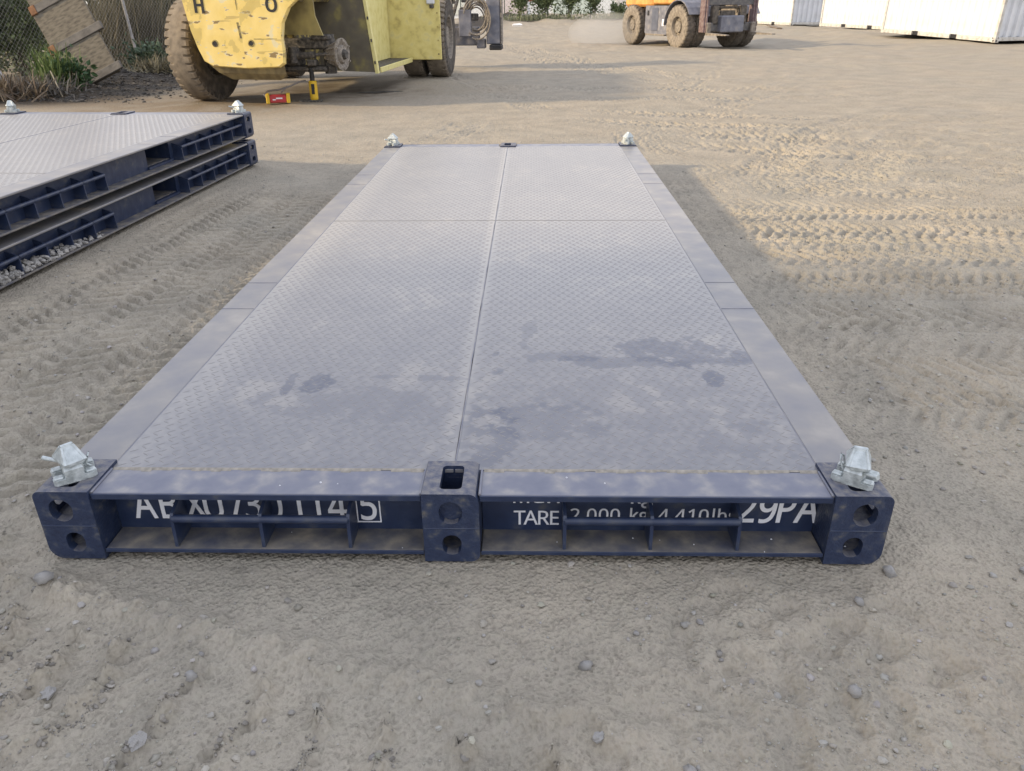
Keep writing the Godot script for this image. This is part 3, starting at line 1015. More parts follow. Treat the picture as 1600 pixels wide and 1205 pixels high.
func paint_marks(root: Node3D) -> void:
	var z := -0.1105
	for q in [["A", -0.968], ["B", -0.895], ["X", -0.812], ["U", -0.757], ["7", -0.688], ["3", -0.633], ["0", -0.571], ["1", -0.497], ["1", -0.44], ["4", -0.378], ["5", -0.285]]:
		glyph(root, q[0], q[1], 0.066, z, 0.1, 0.78)
	var fr := MB.new()
	for s in [[-0.319, 0.0035, 0.1], [-0.249, 0.0035, 0.1]]:
		fr.box(Vector3(s[0], 0.112, z + 0.0008), Vector3(0.004, 0.108, 0.0012))
	fr.box(Vector3(-0.284, 0.06, z + 0.0008), Vector3(0.066, 0.004, 0.0012))
	fr.box(Vector3(-0.284, 0.164, z + 0.0008), Vector3(0.066, 0.004, 0.0012))
	put(root, "painted_frame", fr.mesh(), white_paint)
	for q in [["T", 0.172], ["A", 0.206], ["R", 0.243], ["E", 0.277]]:
		glyph(root, q[0], q[1], 0.052, z, 0.05, 1.0)
	for q in [["M", 0.178], ["G", 0.226], ["W", 0.274], ["kg", 0.535]]:
		glyph(root, q[0], q[1], 0.131, z, 0.05, 1.0)
	glyph(root, "2,000", 0.40, 0.066, z, 0.045, 1.0)
	glyph(root, "kg", 0.53, 0.066, z, 0.045, 0.95)
	glyph(root, "4,410", 0.665, 0.066, z, 0.045, 1.0)
	glyph(root, "lbs", 0.785, 0.066, z, 0.045, 0.95)
	for q in [["2", 0.852], ["9", 0.912], ["P", 0.965], ["A", 1.03]]:
		glyph(root, q[0], q[1], 0.064, z, 0.1, 0.8, false, 0.05)
	# splashes of white paint
	var sp := MB.new()
	for k in 16:
		var r := rng.randf_range(0.0014, 0.0036)
		var x := rng.randf_range(-1.2, 1.2)
		if k % 3 != 1:
			var z2 := rng.randf_range(-0.1, -0.01)
			sp.cyl(Vector3(x, 0.0325, z2), Vector3(x, 0.0342, z2), r, r * 0.6, 7)
		else:
			var zz := rng.randf_range(-0.12, -0.02)
			if absf(x - CX) > 0.1 and absf(x) < 1.04:
				sp.cyl(Vector3(x, 0.2245, zz), Vector3(x + 0.002, 0.2262, zz), r, r * 0.7, 7)
	put(root, "paint_spots", sp.mesh(), white_paint, Transform3D(), "", "stuff")

# ---------------------------------------------------------------- twistlock
func make_twistlock() -> Node3D:
	var t := thing("twistlock", "galvanised twistlock standing in the platform's near left corner casting", "twistlock", Vector3(), 0.0, "galvanised twistlocks on the platforms")
	# head: a wedge whose top ridge lies across its bottom edge; the two ridge faces are hollow between ribs
	var head := MB.new()
	var ring := func(y: float, a: float, b: float, c: float) -> Array:
		return [Vector3(-a, y, -b + c), Vector3(-a + c, y, -b), Vector3(a - c, y, -b), Vector3(a, y, -b + c), Vector3(a, y, b - c), Vector3(a - c, y, b), Vector3(-a + c, y, b), Vector3(-a, y, b - c)]
	head.loft([ring.call(0.058, 0.024, 0.036, 0.010), ring.call(0.064, 0.034, 0.049, 0.013), ring.call(0.074, 0.035, 0.049, 0.013), ring.call(0.114, 0.019, 0.010, 0.004), ring.call(0.122, 0.013, 0.006, 0.003)])
	put(t, "locking_cone", head.mesh(), zinc, Transform3D(Basis(Vector3(0, 1, 0), 0.25), Vector3()))
	for q in [[1, 1], [1, -1], [-1, 1], [-1, -1]]:
		var rb := MB.new()
		rb.cyl(Vector3(q[0] * 0.016, 0.117, q[1] * 0.006), Vector3(q[0] * 0.029, 0.070, q[1] * 0.044), 0.0048, 0.0064, 8)
		put(t, "cone_rib", rb.mesh(), zinc, Transform3D(Basis(Vector3(0, 1, 0), 0.25), Vector3()))
	var rg := MB.new()
	rg.cyl(Vector3(-0.017, 0.118, 0), Vector3(0.017, 0.118, 0), 0.0070, 0.0070, 8)
	put(t, "cone_ridge", rg.mesh(), zinc, Transform3D(Basis(Vector3(0, 1, 0), 0.25), Vector3()))
	# the split shear block below the head
	for s in [-1.0, 1.0]:
		var nb := MB.new()
		nb.loft([
			[Vector3(-0.030, 0.0, s * 0.002), Vector3(0.030, 0.0, s * 0.002), Vector3(0.026, 0.0, s * 0.046), Vector3(-0.026, 0.0, s * 0.046)],
			[Vector3(-0.030, 0.05, s * 0.002), Vector3(0.030, 0.05, s * 0.002), Vector3(0.026, 0.05, s * 0.048), Vector3(-0.026, 0.05, s * 0.048)],
			[Vector3(-0.027, 0.066, s * 0.002), Vector3(0.027, 0.066, s * 0.002), Vector3(0.022, 0.066, s * 0.036), Vector3(-0.022, 0.066, s * 0.036)]])
		put(t, "shear_block", nb.mesh(), zinc)
	# stubby flange wings with cut corners
	for q in [[1, 1], [1, -1], [-1, 1], [-1, -1]]:
		var wm := MB.new()
		wm.extrude(PackedVector2Array([Vector2(0.02, -0.016), Vector2(0.050, -0.016), Vector2(0.060, -0.006), Vector2(0.060, 0.008), Vector2(0.052, 0.016), Vector2(0.02, 0.016)]), 0.0, 0.020, Transform3D(Basis(Vector3(q[0], 0, 0), Vector3(0, 0, 1), Vector3(0, 1, 0)), Vector3(0, 0.001, q[1] * 0.030)))
		wm.box(Vector3(q[0] * 0.044, 0.024, q[1] * 0.030), Vector3(0.028, 0.008, 0.024), 0.003)
		put(t, "flange_wing", wm.mesh(), zinc)
	var hw := MB.new()
	hw.tube([Vector3(0.035, 0.03, -0.012), Vector3(0.048, 0.06, -0.006), Vector3(0.052, 0.075, 0.006), Vector3(0.046, 0.066, 0.016), Vector3(0.038, 0.038, 0.012), Vector3(0.05, 0.03, 0.02)], 0.0032, 7)
	put(t, "retaining_wire", hw.mesh(), zinc)
	var hn := MB.new()
	hn.cyl(Vector3(-0.03, 0.052, -0.03), Vector3(-0.070, 0.066, -0.055), 0.0065, 0.0075, 10)
	put(t, "release_handle", hn.mesh(), zinc)
	return t

# ---------------------------------------------------------------- wheels
func tyre_mesh(R: float, rim: float, w: float, lugs: int, groove: float, worn: float, tread_m: Material, side_m: Material) -> ArrayMesh:
	# around local x; lateral grooves cut in from each shoulder
	var mb := MB.new()
	var walls := MB.new()
	var sub := 8
	var seg := lugs * sub
	var prof := [[-0.44, rim], [-0.50, lerpf(rim, R, 0.35)], [-0.50, lerpf(rim, R, 0.7)], [-0.46, R - 0.035], [-0.40, R - 0.005], [-0.22, R], [-0.06, R + 0.004], [0.06, R + 0.004], [0.22, R], [0.40, R - 0.005], [0.46, R - 0.035], [0.50, lerpf(rim, R, 0.7)], [0.50, lerpf(rim, R, 0.35)], [0.44, rim]]
	var P := func(k: int, i: int) -> Vector3:
		var x: float = prof[k][0]
		var r: float = prof[k][1]
		var sidew := 1.0 if x < 0 else -1.0
		var shift := absf(x) * 4.0 * sidew + (sub * 0.5 if x > 0 else 0.0)
		var ph := fposmod(i - shift, float(sub))
		if absf(x) > 0.1 and r > R - 0.06 and ph < 2.3:
			r -= groove * (1.0 if absf(x) > 0.3 else worn)
		var t := TAU * i / seg
		return Vector3(x * w, r * cos(t), r * sin(t))
	for k in prof.size() - 1:
		for i in seg:
			var a: Vector3 = P.call(k, i); var b: Vector3 = P.call(k + 1, i); var c: Vector3 = P.call(k + 1, i + 1); var d: Vector3 = P.call(k, i + 1)
			var t := TAU * (i + 0.5) / seg
			var o := Vector3(0, cos(t), sin(t)) + Vector3(signf(prof[k][0] + prof[k + 1][0]) * (1.5 if absf(prof[k][0]) > 0.43 and absf(prof[k + 1][0]) > 0.43 else 0.05), 0, 0)
			(walls if k < 3 or k > 9 else mb).quad(a, b, c, d, o)
	var m := mb.mesh()
	m.add_surface_from_arrays(Mesh.PRIMITIVE_TRIANGLES, walls.mesh().surface_get_arrays(0))
	m.surface_set_material(0, tread_m)
	m.surface_set_material(1, side_m)
	return m

func rim_mesh(r: float, w: float, dish: float) -> ArrayMesh:
	var mb := MB.new()
	mb.lathe([Vector2(-w * 0.46, r + 0.015), Vector2(-w * 0.44, r - 0.02), Vector2(-w * 0.1, r - 0.05), Vector2(-w * 0.1, 0.0)], Transform3D(Basis(Vector3(-1, 0, 0), Vector3(0, 1, 0), Vector3(0, 0, -1)), Vector3()), 36)
	mb.lathe([Vector2(-w * 0.46, r + 0.015), Vector2(-w * 0.44, r - 0.02), Vector2(-w * 0.44 + dish, r - 0.06), Vector2(-w * 0.44 + dish + 0.02, r * 0.55), Vector2(-w * 0.44 + dish * 0.4, r * 0.5), Vector2(-w * 0.44 + dish * 0.3, r * 0.3), Vector2(-w * 0.44 + dish * 0.3, 0.0)], Transform3D(), 36)
	for k in 10:
		var t := TAU * k / 10.0
		mb.cyl(Vector3(-w * 0.44 + dish + 0.02, r * 0.72 * cos(t), r * 0.72 * sin(t)), Vector3(-w * 0.44 + dish - 0.025, r * 0.72 * cos(t), r * 0.72 * sin(t)), 0.018, 0.016, 6)
	return mb.mesh()

func wheel(root: Node3D, at: Vector3, turn: float, tm: Mesh, rm: Mesh, tmat_: Material, rmat: Material) -> Node3D:
	var w := Node3D.new()
	w.name = part_name(root, "wheel")
	root.add_child(w, true)
	w.position = at
	w.rotation_degrees.y = turn
	put(w, "tyre", tm, null)
	put(w, "rim", rm, rmat)
	return w

# ---------------------------------------------------------------- the yellow machine
func build_machine() -> void:
	var t := thing("container_handler", "big worn yellow container handler jacked up with one rear wheel removed", "container handler", Vector3(-4.1, 0, -12.2), -4.0)
	var tm := tyre_mesh(0.80, 0.42, 0.46, 40, 0.065, 0.0, rubber, tmat(noise_tex(60, 0.02, 4, [[0.0, lin(0.03, 0.027, 0.024)], [0.5, lin(0.07, 0.06, 0.05)], [1.0, lin(0.14, 0.12, 0.095)]], 256), 1.0, 0.85))  # sidewall darker than tread: cleaner rubber, its shade also put in the colour
	var rm := rim_mesh(0.43, 0.46, 0.10)
	wheel(t, Vector3(-1.17, 0.80, 0.05), -7.0, tm, rm, rubber, grime)
	for q in [[1.98, 0.0], [1.45, 5.0]]:
		var w := wheel(t, Vector3(q[0], 0.79, -4.75), 180.0, tm, rm, rubber, tmat_grey)
		w.rotation_degrees.x = q[1]
	wheel(t, Vector3(-1.98, 0.79, -4.75), 0.0, tm, rm, rubber, tmat_grey)
	wheel(t, Vector3(-1.45, 0.79, -4.75), 0.0, tm, rm, rubber, tmat_grey)
	# counterweight: rear outline, thick, with a rolled lower lip
	var cw := MB.new()
	var rings := []
	var outline := [Vector2(-1.16, 2.3), Vector2(-0.88, 1.56), Vector2(-0.82, 1.12), Vector2(-0.75, 0.86), Vector2(-0.68, 0.68), Vector2(-0.54, 0.60), Vector2(0.0, 0.565), Vector2(0.54, 0.585), Vector2(0.62, 0.64), Vector2(0.64, 0.80), Vector2(0.635, 1.0), Vector2(0.68, 1.22), Vector2(0.80, 1.42), Vector2(0.98, 1.56), Vector2(1.2, 2.3)]
	for q in [[1.22, 0.97], [1.30, 0.94], [1.16, 1.0]]:
		pass
	for q in [[0.62, 1.0, 0.30], [1.05, 1.0, 0.04], [1.17, 0.985, 0.0], [1.21, 0.96, 0.0]]:
		var r := []
		for p in outline:
			r.append(Vector3((p.x + 0.15) * q[1] - 0.15 - (q[2] if p.x > 0.3 else 0.0), (p.y - 1.3) * q[1] + 1.3, q[0]))
		rings.append(r)
	cw.loft(rings)
	var cwp := put(t, "counterweight", cw.mesh(), yellow)
	var lip := MB.new()
	lip.loft([
		[Vector3(-0.62, 0.64, 1.14), Vector3(0.58, 0.61, 1.14), Vector3(0.30, 0.61, 0.6), Vector3(-0.62, 0.64, 0.6)],
		[Vector3(-0.50, 0.52, 1.10), Vector3(0.58, 0.49, 1.10), Vector3(0.30, 0.49, 0.6), Vector3(-0.50, 0.52, 0.6)],
		[Vector3(-0.34, 0.41, 1.0), Vector3(0.44, 0.40, 1.0), Vector3(0.34, 0.40, 0.4), Vector3(-0.34, 0.41, 0.4)]])
	put(t, "lower_lip", lip.mesh(), tmat(noise_tex(61, 0.02, 4, [[0.0, lin(0.10, 0.075, 0.04)], [0.5, lin(0.19, 0.15, 0.075)], [1.0, lin(0.32, 0.25, 0.11)]], 256), 1.2, 0.7, bump, 0.2))
	for x in [-0.44, 0.13]:
		var hb := MB.new()
		hb.lathe([Vector2(0.0, 0.052), Vector2(0.006, 0.046), Vector2(0.006, 0.036)], Transform3D(Basis(Vector3(0, 0, 1), Vector3(0, 1, 0), Vector3(-1, 0, 0)), Vector3(x, 0.94, 1.211)), 20)
		put(cwp, "hole_rim", hb.mesh(), yellow_dirty)
		var hd := MB.new()
		hd.cyl(Vector3(x, 0.94, 1.2), Vector3(x, 0.94, 1.213), 0.036, 0.036, 18)
		put(cwp, "tow_hole", hd.mesh(), black)
	var seam := MB.new()
	seam.box(Vector3(0.36, 1.0, 1.211), Vector3(0.36, 0.008, 0.004))
	seam.box(Vector3(-0.02, 1.6, 1.211), Vector3(0.008, 0.4, 0.004))
	seam.box(Vector3(-0.03, 1.12, 1.212), Vector3(0.03, 0.22, 0.004), 0.0, Basis(Vector3(0, 0, 1), 0.1))
	put(cwp, "panel_seam", seam.mesh(), yellow_dirty)
	for q in [["H", -0.60, 1.36], ["O", 0.52, 1.36]]:
		var tx := TextMesh.new()
		var sf := SystemFont.new()
		sf.font_names = PackedStringArray(["Droid Sans"]); sf.font_weight = 700
		tx.font = sf; tx.text = q[0]; tx.font_size = 64; tx.pixel_size = 0.20 / 0.714 / 64.0; tx.depth = 0.006; tx.curve_step = 2.0
		put(cwp, "letter", tx, black, Transform3D(Basis(), Vector3(q[1], q[2] + 0.10, 1.213)))
	# chassis behind the counterweight, wheel arch and mudguard wall
	var ch := MB.new()
	ch.box(Vector3(-0.1, 1.0, -2.4), Vector3(1.1, 1.1, 5.0), 0.03)
	ch.box(Vector3(-0.1, 2.0, -1.6), Vector3(1.7, 1.0, 4.2), 0.05)
	put(t, "chassis", ch.mesh(), yellow_dirty)
	var mud_wall := tmat(noise_tex(75, 0.008, 4, [[0.0, lin(0.085, 0.075, 0.055)], [0.55, lin(0.125, 0.11, 0.08)], [0.7, lin(0.15, 0.13, 0.08)], [0.85, lin(0.22, 0.19, 0.08)], [1.0, lin(0.27, 0.23, 0.09)]]), 0.55, 0.85, bump_soft, 0.15)
	var wp := MB.new()
	wp.extrude(PackedVector2Array([Vector2(0.2, 1.03), Vector2(0.96, 1.01), Vector2(0.86, 1.3), Vector2(0.84, 2.1), Vector2(0.2, 2.1)]), 0.24, 0.28)
	put(t, "arch_panel", wp.mesh(), tmat(noise_tex(76, 0.01, 4, [[0.0, lin(0.16, 0.13, 0.06)], [0.5, lin(0.30, 0.25, 0.10)], [1.0, lin(0.40, 0.33, 0.12)]], 256), 0.7, 0.75))
	var mg := MB.new()
	mg.extrude(PackedVector2Array([Vector2(-0.2, 0.42), Vector2(1.44, 0.36), Vector2(1.30, 1.7), Vector2(1.2, 2.1), Vector2(-0.2, 2.1)]), -1.0, -1.04)
	put(t, "mudguard", mg.mesh(), mud_wall, Transform3D(), "brown dirt-caked mudguard wall behind the bare hub")
	# side: slanted edge strip, cab-side panel, step floor, rear-facing fender plate
	var st := MB.new()
	st.extrude(PackedVector2Array([Vector2(1.445, 0.34), Vector2(1.50, 0.34), Vector2(1.35, 1.75), Vector2(1.30, 1.75)]), -1.10, -0.985)
	put(t, "panel_edge", st.mesh(), yellow_pale)
	var sp := MB.new()
	sp.box(Vector3(1.06, 1.10, -2.4), Vector3(0.04, 1.34, 2.72), 0.01)
	put(t, "side_panel", sp.mesh(), yellow_pale)
	var fl := MB.new()
	fl.box(Vector3(1.27, 0.40, -2.45), Vector3(0.48, 0.05, 2.68), 0.008)
	put(t, "step_floor", fl.mesh(), grime)
	var fe := MB.new()
	fe.box(Vector3(1.52, 0.39, -2.46), Vector3(0.03, 0.09, 2.7), 0.006)
	put(t, "step_edge", fe.mesh(), yellow_pale)
	var fp := MB.new()
	fp.box(Vector3(1.56, 1.15, -3.83), Vector3(1.20, 1.52, 0.05), 0.012)
	put(t, "fender_plate", fp.mesh(), tmat(noise_tex(62, 0.009, 5, [[0.0, lin(0.38, 0.31, 0.11)], [0.35, lin(0.60, 0.51, 0.18)], [0.7, lin(0.66, 0.57, 0.22)], [1.0, lin(0.56, 0.50, 0.24)]]), 0.7, 0.6, bump_soft, 0.3), Transform3D(), "dusty yellow fender plate ahead of the front wheel")
	for k in 5:
		for xx in [1.02, 2.10]:
			var bo := MB.new()
			bo.cyl(Vector3(xx, 0.5 + 0.26 * k, -3.807), Vector3(xx, 0.5 + 0.26 * k, -3.795), 0.018, 0.015, 6)
			put(t, "bolt", bo.mesh(), yellow_dirty)
	for k in 4:
		var bo := MB.new()
		bo.box(Vector3(1.455 - 0.036 * k, 0.52 + 0.36 * k, -0.981), Vector3(0.028, 0.05, 0.012), 0.003)
		put(t, "bolt", bo.mesh(), grime)
	var lampb := MB.new()
	lampb.box(Vector3(1.98, 1.56, -3.78), Vector3(0.17, 0.24, 0.06), 0.02)
	put(t, "mirror", lampb.mesh(), mat(0.6, 0.62, 0.66, 0.35))
	var latch := MB.new()
	latch.box(Vector3(2.0, 1.40, -3.785), Vector3(0.09, 0.07, 0.04), 0.012)
	put(t, "latch", latch.mesh(), grime)
	# steer axle, cylinder and bare hub
	var ax := MB.new()
	ax.box(Vector3(0.0, 0.88, -0.05), Vector3(2.0, 0.17, 0.42), 0.03)
	ax.box(Vector3(0.1, 0.50, 0.0), Vector3(1.7, 0.08, 0.5), 0.03)
	ax.box(Vector3(0.25, 0.69, 0.05), Vector3(0.5, 0.30, 0.32), 0.03)
	put(t, "axle_beam", ax.mesh(), grime)
	var cy := MB.new()
	cy.cyl(Vector3(0.35, 0.70, 0.25), Vector3(0.78, 0.72, 0.22), 0.055, 0.055, 14)
	cy.cyl(Vector3(0.78, 0.72, 0.22), Vector3(0.98, 0.73, 0.18), 0.028, 0.028, 10)
	cy.box(Vector3(0.72, 0.60, 0.22), Vector3(0.16, 0.10, 0.16), 0.02)
	cy.cyl(Vector3(0.42, 0.60, 0.27), Vector3(0.42, 0.84, 0.27), 0.07, 0.07, 12)
	put(t, "steer_cylinder", cy.mesh(), grime)
	var kp := MB.new()
	kp.cyl(Vector3(0.95, 0.42, 0.0), Vector3(0.95, 1.02, 0.0), 0.10, 0.10, 14)
	kp.box(Vector3(0.88, 0.98, 0.08), Vector3(0.3, 0.08, 0.28), 0.02)
	put(t, "king_pin", kp.mesh(), grime)
	var hub := Node3D.new()
	hub.name = "hub"
	t.add_child(hub)
	hub.position = Vector3(0.98, 0.72, 0.08)
	hub.rotation_degrees.y = -12.0
	var hm := MB.new()
	hm.lathe([Vector2(-0.02, 0.0), Vector2(-0.02, 0.11), Vector2(0.20, 0.20), Vector2(0.205, 0.245), Vector2(0.235, 0.25), Vector2(0.24, 0.20), Vector2(0.215, 0.15), Vector2(0.26, 0.125), Vector2(0.275, 0.0)].map(func(q): return q), Transform3D(), 32)
	put(hub, "hub_drum", hm.mesh(), tmat_grey)
	var hs := MB.new()
	for k in 12:
		var a := TAU * k / 12.0
		hs.box(Vector3(0.09, 0.155 * cos(a), 0.155 * sin(a)), Vector3(0.24, 0.05, 0.016), 0.004, Basis(Vector3(1, 0, 0), a) * Basis(Vector3(0, 0, 1), 0.38))
		if k % 2 == 0:
			hs.cyl(Vector3(0.21, 0.222 * cos(a), 0.222 * sin(a)), Vector3(0.265, 0.222 * cos(a), 0.222 * sin(a)), 0.016, 0.016, 8)
	put(hub, "hub_studs", hs.mesh(), tmat_grey)
	var hc := MB.new()
	hc.cyl(Vector3(0.26, 0, 0), Vector3(0.31, 0, 0), 0.085, 0.06, 16)
	put(hub, "hub_cap", hc.mesh(), grime)
	# lifting frame with its hoses, ahead of the front axle
	var mf := MB.new()
	mf.box(Vector3(2.920, 1.6, -7.0), Vector3(0.34, 2.1, 0.5), 0.02)
	mf.box(Vector3(1.2, 0.72, -7.05), Vector3(2.7, 0.42, 0.18), 0.02)
	mf.box(Vector3(2.600, 0.56, -6.95), Vector3(0.22, 0.22, 0.2), 0.02)
	mf.box(Vector3(0.4, 1.9, -7.0), Vector3(1.4, 2.7, 0.6), 0.02)
	put(t, "mast_frame", mf.mesh(), tmat_slate)
	var ed := MB.new()
	ed.box(Vector3(3.115, 1.6, -6.86), Vector3(0.035, 2.1, 0.26), 0.006)
	put(t, "mast_edge", ed.mesh(), tmat_grey)
	var ft := MB.new()
	ft.box(Vector3(2.970, 0.48, -6.9), Vector3(0.30, 0.12, 0.4), 0.02)
	put(t, "rubber_stop", ft.mesh(), black)
	var pb := MB.new()
	pb.box(Vector3(2.26, 1.02, -6.62), Vector3(0.30, 0.58, 0.10), 0.015)
	put(t, "valve_box", pb.mesh(), tmat_slate)
	var hz := MB.new()
	for k in 9:
		var cc := Vector3(2.52 + 0.02 * (k % 3), 1.1 + 0.03 * (k % 4), -6.7 + 0.02 * k)
		var rr := 0.26 + 0.022 * k
		var p := []
		for i in 19:
			var a := -2.4 + i * 0.27 + k * 0.05
			p.append(cc + Vector3(cos(a) * rr * 0.75, sin(a) * rr, 0.04 * sin(a * 2.0 + k)))
		hz.tube(p, 0.017, 7)
	for k in 7:
		var p := []
		for i in 14:
			var e := i / 13.0
			p.append(Vector3(1.75 + k * 0.05 + 0.16 * sin(e * PI + k * 0.4), 1.75 - 1.15 * e, -6.75 + 0.12 * sin(e * 4.0 + k)))
		hz.tube(p, 0.018, 7)
	put(t, "hose", hz.mesh(), tmat_grey, Transform3D(), "", "stuff")
	var mv := MB.new()
	for k in 10:
		mv.box(Vector3(rng.randf_range(1.8, 2.6), rng.randf_range(0.95, 1.9), -6.85 + rng.randf_range(-0.1, 0.1)), Vector3(rng.randf_range(0.1, 0.26), rng.randf_range(0.08, 0.22), 0.2), 0.02)
	put(t, "valve_block", mv.mesh(), grime)
	# bottle jack with its pump and hose
	var j := thing("bottle_jack", "yellow hydraulic bottle jack with black ram under the yellow machine's axle", "jack", Vector3(-3.44, ground_h(-3.44, -11.95), -11.95), 8.0)
	var jb := MB.new()
	jb.lathe([Vector2(0.03, 0.0), Vector2(0.03, 0.062), Vector2(0.05, 0.068), Vector2(0.31, 0.068), Vector2(0.325, 0.055), Vector2(0.325, 0.03)], Transform3D(Basis(Vector3(0, 1, 0), Vector3(1, 0, 0), Vector3(0, 0, -1)), Vector3()), 24)
	put(j, "body", jb.mesh(), mat(0.66, 0.42, 0.02, 0.45))
	var js := MB.new()
	js.box(Vector3(0.0, 0.2, 0.069), Vector3(0.05, 0.16, 0.006), 0.002)
	js.box(Vector3(0.02, 0.24, 0.07), Vector3(0.02, 0.08, 0.008), 0.002)
	put(j, "decal", js.mesh(), black)
	var jr := MB.new()
	jr.cyl(Vector3(0, 0.32, 0), Vector3(0, 0.50, 0), 0.038, 0.038, 16)
	jr.cyl(Vector3(0, 0.46, 0), Vector3(0, 0.53, 0), 0.055, 0.055, 16)
	put(j, "ram", jr.mesh(), black)
	var jp := MB.new()
	jp.box(Vector3(-0.05, 0.015, 0.05), Vector3(0.36, 0.03, 0.24), 0.006)
	put(j, "base_plate", jp.mesh(), grime)
	var pm := thing("jack_pump", "red and yellow hydraulic pump lying beside the bottle jack", "hydraulic pump", Vector3(-3.93, ground_h(-3.93, -11.55) + 0.01, -11.55), 14.0)
	var pr := MB.new()
	pr.box(Vector3(0, 0.075, 0), Vector3(0.27, 0.12, 0.14), 0.012)
	put(pm, "tank", pr.mesh(), mat(0.42, 0.035, 0.04, 0.45))
	for s in [-1.0, 1.0]:
		var pe := MB.new()
		pe.box(Vector3(s * 0.16, 0.08, 0), Vector3(0.055, 0.15, 0.16), 0.01)
		put(pm, "end_cap", pe.mesh(), mat(0.68, 0.44, 0.03, 0.45))
	var pl := MB.new()
	pl.box(Vector3(0.02, 0.085, 0.0705), Vector3(0.10, 0.022, 0.003))
	pl.box(Vector3(-0.06, 0.065, 0.0705), Vector3(0.05, 0.018, 0.003))
	put(pm, "label_strip", pl.mesh(), white_paint)
	var ph := MB.new()
	ph.tube([Vector3(-0.18, 0.10, 0.02), Vector3(-0.22, 0.15, 0.0), Vector3(-0.16, 0.19, -0.04), Vector3(0.02, 0.20, -0.1), Vector3(0.2, 0.24, -0.2), Vector3(0.38, 0.30, -0.32), Vector3(0.46, 0.31, -0.36)], 0.013, 8)
	ph.tube([Vector3(0.05, 0.16, -0.02), Vector3(0.14, 0.23, -0.03), Vector3(0.17, 0.26, -0.03)], 0.012, 8)
	put(pm, "hose", ph.mesh(), mat(0.20, 0.18, 0.17, 0.6))
	# oil stain
	var os := MB.new()
	var orr := []
	for i in 26:
		var a := TAU * i / 26.0
		orr.append(Vector2(cos(a) * 0.42 * (1.0 + 0.22 * sin(a * 3.0 + 1.0)), sin(a) * 0.16 * (1.0 + 0.3 * cos(a * 4.0))))
	for i in 26:
		var p: Vector2 = orr[i]
		var q: Vector2 = orr[(i + 1) % 26]
		for k in 4:
			var e0 := k / 4.0; var e1 := (k + 1) / 4.0
			var F := func(w: Vector2) -> Vector3: return Vector3(w.x, ground_h(-2.68 + w.x, -13.55 + w.y) + 0.006, w.y)
			os.quad(F.call(p * e0), F.call(q * e0), F.call(q * e1), F.call(p * e1), Vector3.UP)
	var o := put(self, "oil_stain", os.mesh(), mat(0.035, 0.032, 0.03, 0.4), Transform3D(Basis(), Vector3(-2.68, 0, -13.55)))
	tag(o, "dark oil stain on the ground right of the bottle jack", "stain")
var tmat_grey: StandardMaterial3D
var tmat_slate: StandardMaterial3D

